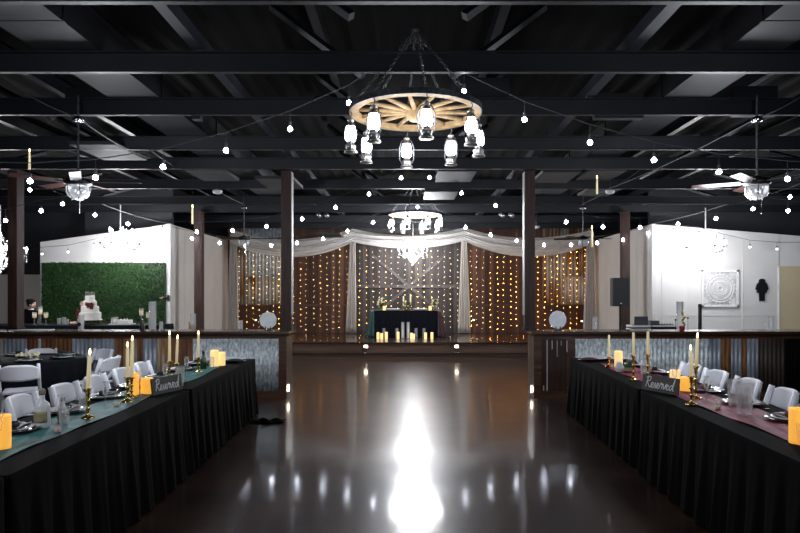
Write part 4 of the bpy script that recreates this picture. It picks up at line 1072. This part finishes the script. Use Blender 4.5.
for dx, dz, k in ((-.085,.17,0),(.115,.20,1)):
    tag(MB().ball((0,0,.0),.018,8,6).tube([(0,0,-.018),(0,0,-dz)], .004, 5).build('berry_pick', M['speaker'], None, smooth=True, loc=(B(680)+dx, 10.12, BT+dz+.002)), ['black berry stem on the mixer side of the gold vine','black berry stem on the pole side of the gold vine'][k], 'ornament', 'black berry stems')
tag(MB().tube([(0,0,0),(0,0,1.46)], .035, 10).lathe([(.14,0),(.14,.02),(.03,.03)], n=20).build('black_pole', M['blackmetal'], None, loc=(wp(700,0,12.5).x, 12.5, 0)), 'thin black pole standing before the carved white panel', 'pole')
cyl_vase(B(767), 10.15, BT, .035, .23, 'clear tall glass below the black wooden figure, mixer side', None, None, 'pair of tall glasses')
cyl_vase(B(773.5), 10.2, BT, .035, .23, 'clear tall glass below the black wooden figure, alcove side', None, None, 'pair of tall glasses')

# carved white wall panel
cp = thing('carved_wall_panel', 'square white carved medallion panel on the panelled wall', 'wall panel', (wp(719.5,0,YP).x, YP-.005, wp(0,288.5,YP).z))
Hh = .445
MB().box(-Hh,Hh,-.012,0,-Hh,Hh).build('backboard', M['carveback'], cp)
b = MB(); wv = .05
for s in (-1,1): b.box(-Hh,Hh,-.04,-.01,min(s*Hh,s*(Hh-wv)),max(s*Hh,s*(Hh-wv))); b.box(min(s*Hh,s*(Hh-wv)),max(s*Hh,s*(Hh-wv)),-.04,-.01,-Hh,Hh)
b.build('frame', M['carved'], cp)
b = MB()
def ringp(cx, cz, r, w_, n=40): b.tube([(cx+r*math.cos(2*PI*i/n), -.025, cz+r*math.sin(2*PI*i/n)) for i in range(n)], w_, 5, closed=True)
for r, w_ in ((.06,.02),(.12,.014),(.165,.02),(.27,.018),(.33,.016)): ringp(0,0,r,w_)
for i in range(24):
    a = 2*PI*i/24
    for rr, q in ((.09,.014),(.215,.026),(.30,.018),(.365,.02)): ringp(rr*math.cos(a), rr*math.sin(a), q, .007, 8)
    b.tube([(.165*math.cos(a),-.025,.165*math.sin(a)),(.27*math.cos(a),-.025,.27*math.sin(a))], .008, 5)
for sx in (-1,1):
    for sz in (-1,1):
        for q in (.10,.06,.03): ringp(sx*.325, sz*.325, q, .012, 18)
        for i in range(10): a = 2*PI*i/10; b.tube([(sx*.325,-.025,sz*.325),(sx*.325+.1*math.cos(a),-.025,sz*.325+.1*math.sin(a))], .006, 4)
b.build('fretwork_lattice', M['carved'], cp)
# black figure
fg = MB(); pts = [(-.06,-.26),(.06,-.26),(.065,-.06),(.10,-.08),(.12,-.02),(.155,.03),(.11,.16),(.07,.19),(.075,.24),(.03,.27),(-.03,.27),(-.075,.24),(-.07,.19),(-.12,.15),(-.155,.02),(-.12,-.01),(-.125,-.07),(-.07,-.06)]
fg.prism(pts, 0, .03, Matrix(((1,0,0,0),(0,0,-1,0),(0,1,0,0),(0,0,0,1))))
tag(fg.build('wall_ornament', M['blackmetal'], None, loc=(wp(761.5,0,YP).x, YP-.005, wp(0,290,YP).z)), 'black wooden cut-out ornament on the white wall beside the alcove', 'wall ornament')

# ---------------------------------------------------------------- head table on the stage
YH = 17.9
def H(px): return (px-CX)/F*YH
ht = thing('head_table', 'couple table under dark cloth at the centre of the stage', 'table', (0,0,SH))
hx0, hx1 = (373-CX)/F*17.7, (439-CX)/F*17.7; hy0, hy1 = 17.7, 18.5
MB().box(hx0+.03, hx1-.03, hy0+.03, hy1-.03, .70, .735).build('tabletop', M['bar_wood'], ht)
for x in (hx0+.1, hx1-.1):
    for y in (hy0+.1, hy1-.1): MB().tube([(x,y,0),(x,y,.70)], .015, 6).build('leg', M['iron'], ht)
b = MB(); per = [(hx0+(hx1-hx0)*i/70, hy0, 0,-1) for i in range(70)]+[(hx1, hy0+(hy1-hy0)*i/24, 1,0) for i in range(24)]+[(hx1-(hx1-hx0)*i/70, hy1, 0,1) for i in range(70)]+[(hx0, hy1-(hy1-hy0)*i/24, -1,0) for i in range(24)]
for off, z in ((0,.745),(.01,.735),(.03,.4),(.045,.012)):
    for i, (x, y, nx, ny) in enumerate(per): q = off+off*.6*math.sin(i*.9); b.v.append((x+nx*q, y+ny*q, z))
m_ = len(per); b.f = [(j*m_+i, j*m_+(i+1)%m_, (j+1)*m_+(i+1)%m_, (j+1)*m_+i) for j in range(3) for i in range(m_)]
b.add([(hx0,hy0,.745),(hx1,hy0,.745),(hx1,hy1,.745),(hx0,hy1,.745)], [(0,1,2,3)])
tag(b.build('head_tablecloth', M['headcloth'], None, loc=(0,0,SH)), 'dark navy cloth on the couple table on stage', 'tablecloth')
M['tealdark'] = mat('dark_green_satin', (.012,.07,.065), (.005,.03,.03), rough=.4, scale=(20,20,4), sheen=.3)
M['maroondark'] = mat('maroon_satin', (.05,.008,.018), (.025,.004,.01), rough=.4, scale=(20,20,4), sheen=.3)
for k, (x, m, s, lb) in enumerate(((hx0, 'tealdark', -1, 'dark green satin runner falling from the end of the couple table'), (hx1, 'maroondark', 1, 'maroon satin runner falling from the end of the couple table'))):
    b = MB(); b.grid(lambda u, v: (x+s*(.055+.10*v**1.5+.025*math.sin(u*14)*(.3+v)), hy0-.03+.45*u, SH+.752-.735*v), 24, 12)
    b.grid(lambda u, v: (x+s*(-.03+(.09+.17*v**1.3)*u), hy0-.065-.02*math.sin(u*15)*(.4+v), SH+.75-.73*v), 18, 10)
    b.grid(lambda u, v: (x+s*.055*(1-v)-s*.9*v, hy0-.03+.45*u, SH+.752+.002), 6, 6)
    tag(b.build('satin_runner', M[m], None, smooth=True, solid=.006), lb, 'table runner', 'satin runners on the couple table')
HZ = SH+.757
def bouquet(x, y, s, label, m, z=HZ):
    t = thing('flower_arrangement', label, 'flowers', (x,y,z), 0, 'flower arrangements on stage')
    MB().lathe([(.03,0),(.04,.03),(.03,.08),(.025,.08)], n=12).build('pot', M['brass'], t, smooth=True)
    b = MB()
    for i in range(14): a = random.uniform(0,2*PI); r = random.uniform(0,.13)*s; b.ball((r*math.cos(a), r*math.sin(a)*.6, .10+random.uniform(0,.22)*s), random.uniform(.025,.045)*s, 7, 5)
    b.build('blossoms', M[m], t, smooth=True)
    b = MB()
    for i in range(30):
        a = random.uniform(0,2*PI); r = random.uniform(.08,.2)*s; z1 = random.uniform(.06,.35)*s
        b.add([(0,0,.08),(r*.6*math.cos(a)+.02,r*.5*math.sin(a),z1*.8),(r*math.cos(a),r*.7*math.sin(a),z1),(r*.6*math.cos(a)-.02,r*.5*math.sin(a),z1*.9+.02)], [(0,1,2,3)])
    b.build('foliage', M['greenery'], t)
bouquet(H(381.5), 17.95, 1.1, 'cream flower arrangement at the dark green end of the couple table', 'cream')
bouquet(H(434), 17.95, 1.0, 'cream flower arrangement at the maroon end of the couple table', 'cream')
bouquet(H(406.5), 17.98, .8, 'small flower arrangement below the tapers at the table centre', 'cream')
for i, (px, pt) in enumerate(((403.5,296),(410.5,294))):
    z = 18.1; x = (px-CX)/F*z; h = CH-(pt-CY)/F*z-HZ
    t = candlestick(x, z, .12, ['slim holder of the taper on the green-cloth side of stage centre','slim holder of the taper on the maroon-cloth side of stage centre'][i]); t.location.z = HZ
    tp_ = taper((x, z, HZ+.118), h-.12, ['unlit taper on the couple table, green-cloth side of centre','unlit taper on the couple table, maroon-cloth side of centre'][i], False); tp_.scale = (1.6,1.6,1)
for i, px in enumerate((393, 420)):
    t = pl0.put((H(px), 17.85, HZ), 0, ['white plate on the couple table, dark green end','white plate on the couple table, maroon end'][i], 'plates on the couple table'); t.scale = (1.7,1.2,2.2)
for i, px in enumerate((384.5, 430)):
    x = H(px); t = thing('pillar_candle', ['small pillar candle by the flowers at the dark green end','small pillar candle by the flowers at the maroon end'][i], 'candle', (x,17.78,HZ), 0, 'stage table pillars')
    MB().lathe([(.045,0),(.045,.12),(.002,.12)], n=14).build('wax', M['ledwax_pale'], t)
# candles on the stage floor
YG = 16.9
for i, (px, pt) in enumerate(((378,333.5),(381.5,334.5),(386.3,333),(398,333),(411.5,334),(413.5,335),(425.5,333.5),(432,333.5))):
    x = (px-CX)/F*YG; h = (340-pt)/F*YG; r = .038
    wh = ['by the green cloth, outermost','by the green cloth, middle of three','by the green cloth, innermost of three','alone between the groups','of the touching pair, green-cloth side','of the touching pair, maroon-cloth side','on the maroon side, inner one','on the maroon side, outermost'][i]
    t = thing('pillar_candle', 'ivory pillar candle on the stage floor, '+wh, 'candle', (x, YG+(.05 if i % 2 else 0), SH+.001), 0, 'pillar candles on the stage floor')
    MB().lathe([(r,0),(r,h),(r*.8,h*.97),(.002,h*.96)], n=14).build('wax', M['ledwax_pale'], t)
for i, px in enumerate((402.8, 408.2)):
    x = (px-CX)/F*17.1
    t = thing('glass_cylinder_candle', ['tall clear glass holding a taper on the stage floor, green-cloth side','tall clear glass holding a taper on the stage floor, maroon-cloth side'][i], 'candle holder', (x,17.1,SH+.001), 0, 'tall stage-floor candle glasses')
    MB().lathe([(.045,0),(.045,.45),(.042,.45),(.042,.01)], n=14, cap=False).build('glass_wall', M['glass'], t, smooth=True)
    MB().lathe([(.012,.01),(.010,.38),(.002,.39)], n=8).build('wax', M['chalk'], t)
# hurricane pair in front of the cloth
for i, px in enumerate((384,397,416,424)):
    x = (px-CX)/F*17.45
    t = cyl_vase(x, 17.45, SH+.001, .045, .26, ['smoky glass vase before the dark cloth, outermost on the green side','smoky glass vase before the dark cloth, inner on the green side','smoky glass vase before the dark cloth, inner on the maroon side','smoky glass vase before the dark cloth, outermost on the maroon side'][i], None, None, 'glass vases on the stage floor')
# small lit sconces on the wainscot
for i, (px, py) in enumerate(((256,320),(473.5,320),(581.5,321))):
    p = wp(px, py, YW-.1)
    t = thing('uplight', ['small warm spotlight on the wainscot beside the white disc','small warm spotlight low on the planks by the inner drape','small warm spotlight on the wainscot beside the last drape'][i], 'light', p, 0, 'small wainscot spotlights')
    MB().box(-.03,.03,-.02,.03,-.05,.05).build('housing', M['blackmetal'], t); MB().ball((0,-.03,0), .02, 8, 6).build('lens', M['steplight'], t)

# ---------------------------------------------------------------- wagon-wheel chandeliers
def make_wheel(label, rot=math.radians(8)):
    t = thing('wagon_wheel_chandelier', label, 'chandelier', (0,0,0), 0, 'wagon wheel chandeliers')
    R0 = .60
    b = MB(); n = 64
    prof = [(R0-.07,-.03),(R0,-.03),(R0,.018),(R0-.07,.018)]
    for r, z in prof+[prof[0]]:
        for k in range(n): b.v.append((r*math.cos(2*PI*k/n), r*math.sin(2*PI*k/n), z))
    b.f = [(i*n+k, i*n+(k+1)%n, (i+1)*n+(k+1)%n, (i+1)*n+k) for i in range(4) for k in range(n)]
    b.build('rim', M['wheelwood'], t)
    b = MB()
    prof = [(R0,-.03),(R0+.010,-.03),(R0+.010,.022),(R0,.022)]
    for r, z in prof+[prof[0]]:
        for k in range(n): b.v.append((r*math.cos(2*PI*k/n), r*math.sin(2*PI*k/n), z))
    b.f = [(i*n+k, i*n+(k+1)%n, (i+1)*n+(k+1)%n, (i+1)*n+k) for i in range(4) for k in range(n)]
    b.build('iron_tyre', M['iron'], t)
    MB().lathe([(.05,-.09),(.075,-.07),(.095,-.02),(.095,.03),(.07,.09),(.05,.10)], n=20).build('hub', M['wheelwood'], t, smooth=True)
    for k in range(14):
        a = 2*PI*k/14+.1
        MB().tube([(.085*math.cos(a),.085*math.sin(a),0),(.3*math.cos(a),.3*math.sin(a),0),((R0-.06)*math.cos(a),(R0-.06)*math.sin(a),0)], [.024,.020,.017], 8).build('spoke', M['wheelwood'], t, smooth=True)
    top = Vector((0,0,.74))
    for k in range(8):
        a = 2*PI*k/8+rot; e = Vector((R0*.97*math.cos(a), R0*.97*math.sin(a), .04)); b = MB()
        nl = 20; dd = top-e
        for i in range(nl):
            c = e+dd*((i+.5)/nl); q = dd.normalized(); s1 = q.orthogonal().normalized(); s2 = q.cross(s1)
            ax = s1 if i % 2 else s2
            b.tube([c+q*.024*math.cos(j*PI/4)+ax*.012*math.sin(j*PI/4) for j in range(8)], .0045, 4, closed=True)
        b.build('chain', M['iron'], t)
    b = MB()
    for i in range(int((ZB+.2-(WZ+.74))/.05)+2):
        c = top+Vector((0,0,.025+i*.042)); ax = Vector((1,0,0)) if i % 2 else Vector((0,1,0))
        b.tube([c+Vector((0,0,.024))*math.cos(j*PI/4)+ax*.013*math.sin(j*PI/4) for j in range(8)], .0055, 4, closed=True)
    b.build('ceiling_chain', M['iron'], t)
    b = MB(); b.lathe([(.03,-.02),(.035,0),(.03,.02)], top, 12); b.build('chain_hook', M['iron'], t)
    for k in range(8):
        a = 2*PI*k/8+rot; cx, cy = (R0-.005)*math.cos(a), (R0-.005)*math.sin(a); z0 = -.40
        b = MB()                       # lantern metal: foot, tank, collar, top, side rails, bail
        b.lathe([(.001,0),(.062,0),(.06,.012),(.045,.03),(.05,.045),(.05,.065),(.03,.08),(.036,.095),(.036,.10)], (cx,cy,z0), 14, cap=False)
        cb = MB(); cb.lathe([(.042,.235),(.036,.255),(.026,.265),(.026,.285),(.034,.29),(.020,.31),(.001,.318)], (cx,cy,z0), 14, cap=False)
        l = b.build('lantern', M['lantern'], t, smooth=True)
        cb.build('lantern_cap', M['lantern'], l, smooth=True)
        b = MB()
        for s in (-1,1):
            ca, sa = math.cos(a+PI/2)*s, math.sin(a+PI/2)*s
            b.tube([(cx+.045*ca,cy+.045*sa,z0+.03),(cx+.072*ca,cy+.072*sa,z0+.08),(cx+.074*ca,cy+.074*sa,z0+.20),(cx+.05*ca,cy+.05*sa,z0+.265),(cx+.02*ca,cy+.02*sa,z0+.285)], .006, 6)
        b.tube([(cx,cy,z0+.315),(cx+.012,cy,z0+.345),(cx,cy,z0+.375)], .005, 5)
        for zz in (.12,.17,.21): b.tube([(cx+.056*math.cos(2*PI*j/12), cy+.056*math.sin(2*PI*j/12), z0+zz) for j in range(12)], .0025, 4, closed=True)
        b.build('wire_guard', M['iron'], l)
        MB().lathe([(.034,.098),(.050,.13),(.053,.165),(.046,.20),(.036,.238)], (cx,cy,z0), 14, cap=False).build('glass_globe', M['globe'], l, smooth=True)
    return t
WZ = 1.68+184/F*5.72-.02
wh = Proto(make_wheel('x'))
wh.put(((415.5-CX)/F*5.72, 5.72, WZ), 0, 'large wagon-wheel chandelier with eight lanterns hanging over the aisle')
z2 = 14.3
wh.put(((415-CX)/F*z2, z2, 1.68+79/F*z2), .35, 'wagon-wheel chandelier with lanterns hanging far off, just before the stage')

# crystal chandeliers
def make_crystal():
    t = thing('crystal_chandelier', 'x', 'chandelier', (0,0,0), 0, 'crystal chandeliers')
    MB().tube([(0,0,.0),(0,0,.85)], .012, 8).build('stem', M['plastic_white'], t)
    MB().lathe([(.01,-.26),(.035,-.22),(.02,-.15),(.05,-.08),(.03,0),(.055,.08),(.02,.16),(.035,.24),(.01,.30)], n=14).build('column', M['crystal'], t, smooth=True)
    for tier, (n, r, z, h) in enumerate(((8,.42,-.06,.0),(5,.24,.16,.0))):
        for k in range(n):
            a = 2*PI*k/n+.3*tier; c, s = math.cos(a), math.sin(a)
            arm = MB().tube([(.03*c,.03*s,z-.02),(r*.45*c,r*.45*s,z-.11),(r*.85*c,r*.85*s,z-.06),(r*c,r*s,z+.03)], .008, 6)
            arm.lathe([(.001,0),(.04,.008),(.045,.02)], (r*c,r*s,z+.03), 10, cap=False)
            ar = arm.build('arm', M['chrome'], t, smooth=True)
            MB().lathe([(.010,0),(.010,.055)], (r*c,r*s,z+.05), 8).build('candle_tube', M['plastic_white'], ar)
            MB().lathe([(.006,0),(.016,.02),(.012,.045),(.001,.065)], (r*c,r*s,z+.105), 8, cap=False).build('bulb', M['crysbulb'], ar, smooth=True)
            db = MB()
            for q in range(3): db.octa((r*c,r*s,z-.01-q*.045), .014)
            for q in range(6):
                u = (q+.5)/6; db.octa((r*u*c,r*u*s,z+.12-.2*u+.10*(2*u-1)**2), .011)
            db.build('crystal_drops', M['crystal'], ar)
    db = MB()
    for k in range(16):
        a = 2*PI*k/16
        for q in range(5): db.octa(((.2-.035*q)*math.cos(a),(.2-.035*q)*math.sin(a),-.12-.045*q), .014)
    db.octa((0,0,-.36), .035); db.build('crystal_basket', M['crystal'], t)
    return t
cr = Proto(make_crystal())
CR = [(wp(120.5,243,13.9), 'white crystal chandelier blazing in front of the hedge wall'), (wp(705.5,246,13.9), 'white crystal chandelier blazing in front of the carved wall panel'),
      (wp(413,252,18.5), 'white crystal chandelier blazing in front of the barn door'), (wp(0,252,11.2), 'white crystal chandelier cut off at the picture edge beyond the broad post')]
for p, lb in CR: cr.put(p, 0, lb)

# ---------------------------------------------------------------- ceiling fans
def make_fan():
    t = thing('ceiling_fan', 'x', 'ceiling fan', (0,0,0), 0, 'ceiling fans')
    MB().lathe([(.06,0),(.065,.02),(.05,.05),(.02,.06)], (0,0,.74), 16).build('ceiling_cup', M['chrome'], t, smooth=True)
    MB().tube([(0,0,.08),(0,0,ZB+.19-FZ)], .012, 8).build('downrod', M['iron'], t)
    MB().lathe([(.02,.14),(.05,.12),(.13,.10),(.14,.05),(.10,.03)], n=20).build('motor_housing', M['blackmetal'], t, smooth=True)
    for k in range(5):
        a = 2*PI*k/5+.05; Mx = Matrix.Rotation(a,4,'Z') @ Matrix.Rotation(.2,4,'X')
        bl = MB().box(.16,.66,-.055,.055,.068,.076, Mx).build('blade', M['fanblade'], t)
        MB().box(.09,.22,-.02,.02,.062,.07, Mx).build('blade_iron', M['blackmetal'], bl)
    MB().lathe([(.11,.03),(.125,.0),(.12,-.05),(.10,-.09),(.05,-.12),(.01,-.125)], n=18, cap=False).build('glass_bowl', M['crystal'], t, smooth=True)
    b = MB()
    for k in range(6):
        a = 2*PI*k/6; b.tube([(.128*math.cos(a),.128*math.sin(a),.03),(.128*math.cos(a),.128*math.sin(a),-.05),(.06*math.cos(a),.06*math.sin(a),-.125)], .006, 5)
    b.build('cage', M['iron'], t)
    MB().lathe([(.01,-.13),(.03,-.12),(.03,-.11)], n=12).build('finial', M['iron'], t)
    b = MB()
    for k in range(3): a = 2*PI*k/3; b.ball((.05*math.cos(a),.05*math.sin(a),-.02), .028, 8, 6)
    b.build('lamp_glass', M['chrome'], t, smooth=True)
    MB().tube([(.03,-.03,-.12),(.03,-.03,-.27)], .002, 4).ball((.03,-.03,-.28), .008, 6, 5).build('pull_chain', M['chrome'], t)
    return t
FZ = 2.84
fan = Proto(make_fan())
for px, z, lb in ((78,6.9,'dark ceiling fan with glass bowl hanging above the round table'), (757,6.9,'dark ceiling fan with glass bowl hanging above the burgundy row'),
               (244,14.0,'distant ceiling fan in front of the swag near the silver-clad bar'), (583,14.0,'distant ceiling fan in front of the swag near the slatted bar')):
    fan.put(((px-CX)/F*z, z, FZ), .1, lb)

# ---------------------------------------------------------------- festoon string lights
def festoon(label, pts, z, drop, rb=.030, ext=None, dim=(), wire='wire', m='bulb'):
    """pts: measured bulb centres along one string hanging at distance z; None in a triple = anchor only"""
    t = thing('string_light', label, 'string lights', (0, z, 0), 0, 'festoon string lights')
    att = [Vector(((px-CX)/F*z, 0, CH-(py-CY)/F*z+drop)) for px, py in pts]
    chain = list(att)
    if ext:
        for e, end in zip(ext, (0,-1)):
            if e:
                q = Vector(((e[0]-CX)/F*z, 0, CH-(e[1]-CY)/F*z))
                chain = [q]+chain if end == 0 else chain+[q]
    MB().tube(chain, .005, 5).build('cable', M[wire], t)
    for i, a in enumerate(att):
        b = MB().tube([(a.x,0,a.z),(a.x,0,a.z-drop+rb+.045)], .0025, 4).lathe([(.010,.045),(.014,.04),(.014,.0),(.010,-.004)], (a.x,0,a.z-drop+rb), 10)
        s = b.build('socket', M[wire], t)
        bb = MB(); c = (a.x,0,a.z-drop)
        bb.lathe([(.001,-rb),(rb*.6,-rb*.82),(rb*.95,-rb*.35),(rb,0),(rb*.85,rb*.45),(rb*.5,rb*.85),(rb*.4,rb*1.15)], c, 10, cap=False)
        bb.build('bulb', M['bulbdim' if i in dim else m], s, smooth=True)
festoon('string of white bulbs sagging from the big chandelier to the hedge side', [(349,103),(290,129),(226,150.5),(163,167),(95.5,177.5),(30,181),(-34,180)], 5.8, .17, .024, [(415,40),(-90,166)], wire='steelwire')
festoon('string of white bulbs sagging from the big chandelier to the loudspeaker side', [(464,91),(524.5,119.5),(590,142.5),(654,160),(719,172),(787.5,179),(850,181)], 5.85, .17, .024, [(420,42),(900,164)], wire='steelwire')
festoon('long scalloped string of bulbs across the hall, hedge side', [(401,178),(369,194),(335.5,207.5),(302,219),(266.5,226.5),(232.5,230.5),(197,232),(162.5,230),(128,224),(95,215),(62.5,204),(30,190)], 11.0, .17, .030, [(415,160),(0,165)])
festoon('long scalloped string of bulbs across the hall, loudspeaker side', [(429.5,177.5),(461.5,193),(495.5,205.5),(531,215),(566,222),(603,227),(640,227.5),(678,224),(716,218.5),(753,209),(790,197)], 11.1, .17, .030, [(416,160),(822,175)])
festoon('farthest string of bulbs before the swags, hedge side', [(397,213),(373,222.5),(347.5,231),(323,239),(297,243),(271,245.5),(245,246),(219.5,243),(192,238.5)], 15.0, .17, .036, [(417,196),(170,226)])
festoon('farthest string of bulbs before the swags, loudspeaker side', [(417.5,207),(440.5,218),(465.5,227.5),(490.5,235),(516.5,241),(544,245),(571,245),(597,243),(623,240),(648,233.5)], 15.1, .17, .036, [(400,194),(655,224)])
festoon('string of bulbs in front of the white hedge wall', [(162,231),(145,235),(120,242),(94,246),(68,252),(42,254)], 14.6, .16, .026, [(169,225),(20,252)], m='bulbdim')
festoon('string of bulbs in front of the white panelled wall', [(673,231),(699,234),(724,241),(750,247),(777,249),(803,249)], 14.6, .16, .026, [(655,224),(830,243)], m='bulbdim')
festoon('short string of bulbs near the broad edge post', [(41,211),(5.5,220.5),(-30,226)], 9.4, .17, .027, [(79,196),(-70,215)])
festoon('short string of bulbs beyond the burgundy row fan', [(788,211),(825,222)], 9.4, .17, .027, [(748,196),(870,222)])
# swagged feed cables to the fans
def cable(pts, label, r=.008):
    v = [wp(*p) for p in pts]; b = MB()
    out = []
    for i in range(len(v)-1):
        for k in range(8): u = k/8; q = v[i].lerp(v[i+1], u); out.append(q-Vector((0,0,.05*4*u*(1-u))))
    out.append(v[-1]); b.tube(out, r, 5)
    tag(b.build('feed_cable', M['steelwire'], None), label, 'cable', 'fan feed cables')
cable([(-10,70,6.9),(79,118,6.9),(150,158,7.6)], 'slack cable meeting the hook above the round table fan')
cable([(830,75,6.9),(757,118,6.9),(600,192,10.0)], 'slack cable meeting the hook above the burgundy row fan')
cable([(150,150,8.7),(200,178,12),(244,204,14)], 'slack cable reaching the distant fan on the hedge side')
cable([(640,170,11),(582,204,14)], 'slack cable reaching the distant fan on the loudspeaker side')
cable([(100,203,14.0),(168,223,14.7)], 'pale cable running down to the hedge wall corner', .014)
cable([(744,198,14.0),(655,223,14.7)], 'pale cable running down to the panelled wall corner', .014)
# smoke detectors and track cans
for i, (px, py, y, lb) in enumerate(((217.5,193,11.9,'by the hedge-side fan'),(610,193,11.9,'above the loudspeaker'),(536.5,228,17.5,'over the last swag'))):
    p = wp(px, py, y); t = thing('smoke_detector', 'white round smoke detector '+lb, 'smoke detector', p, 0, 'smoke detectors')
    MB().lathe([(.03,-.02),(.07,-.01),(.09,.02),(.09,.05)], n=18).build('shell', M['plastic_white'], t, smooth=True)
    MB().tube([(0,0,.05),(0,0,roofz(p.x)-p.z-.02)], .008, 6).build('conduit', M['iron'], t)
for i, (px, lb) in enumerate(((318,'hedge-side track spotlight, outer'),(326,'hedge-side track spotlight, inner'),(500.5,'loudspeaker-side track spotlight, inner'),(510,'loudspeaker-side track spotlight, outer'))):
    p = wp(px, 214, 15.3); t = thing('track_spotlight', 'small grey can spotlight under a beam, '+lb, 'spotlight', p, 0, 'track spotlights')
    MB().tube([(0,0,0),(.05,-.12,-.06)], .05, 10).build('can', M['lantern'], t, smooth=True)
    MB().tube([(0,0,0),(0,0,ZB-p.z)], .008, 5).build('stem', M['iron'], t)

# ---------------------------------------------------------------- light
def pt(loc, power, col=(1,1,1), r=.1):
    l = bpy.data.lights.new('lamp_or_fill_light', 'POINT'); l.energy = power; l.color = col; l.shadow_soft_size = r
    o = bpy.data.objects.new('lamp_or_fill_light', l); COL.objects.link(o); o.location = loc; return o
for i, (p, lb) in enumerate(CR): pt(p+Vector((0,-.02,-.02)), (260,190,380,150)[i], (.97,.97,1), .15)
pt(((415.5-CX)/F*5.72, 5.72, WZ-.28), 35, (.9,.94,1), .45)
pt(((415-CX)/F*z2, z2, 1.68+79/F*z2-.28), 480, (.9,.94,1), .45)
# added fill lights without fixtures: over chair rows, behind camera and beyond frame
for x, y, e in ((-3.2,2.2,130),(3.2,2.2,130),(-3.6,7.2,135),(3.7,7.2,135),(0,-3,20),(8.3,11.2,140)): pt((x,y,2.65), e, (.88,.93,1), .35)
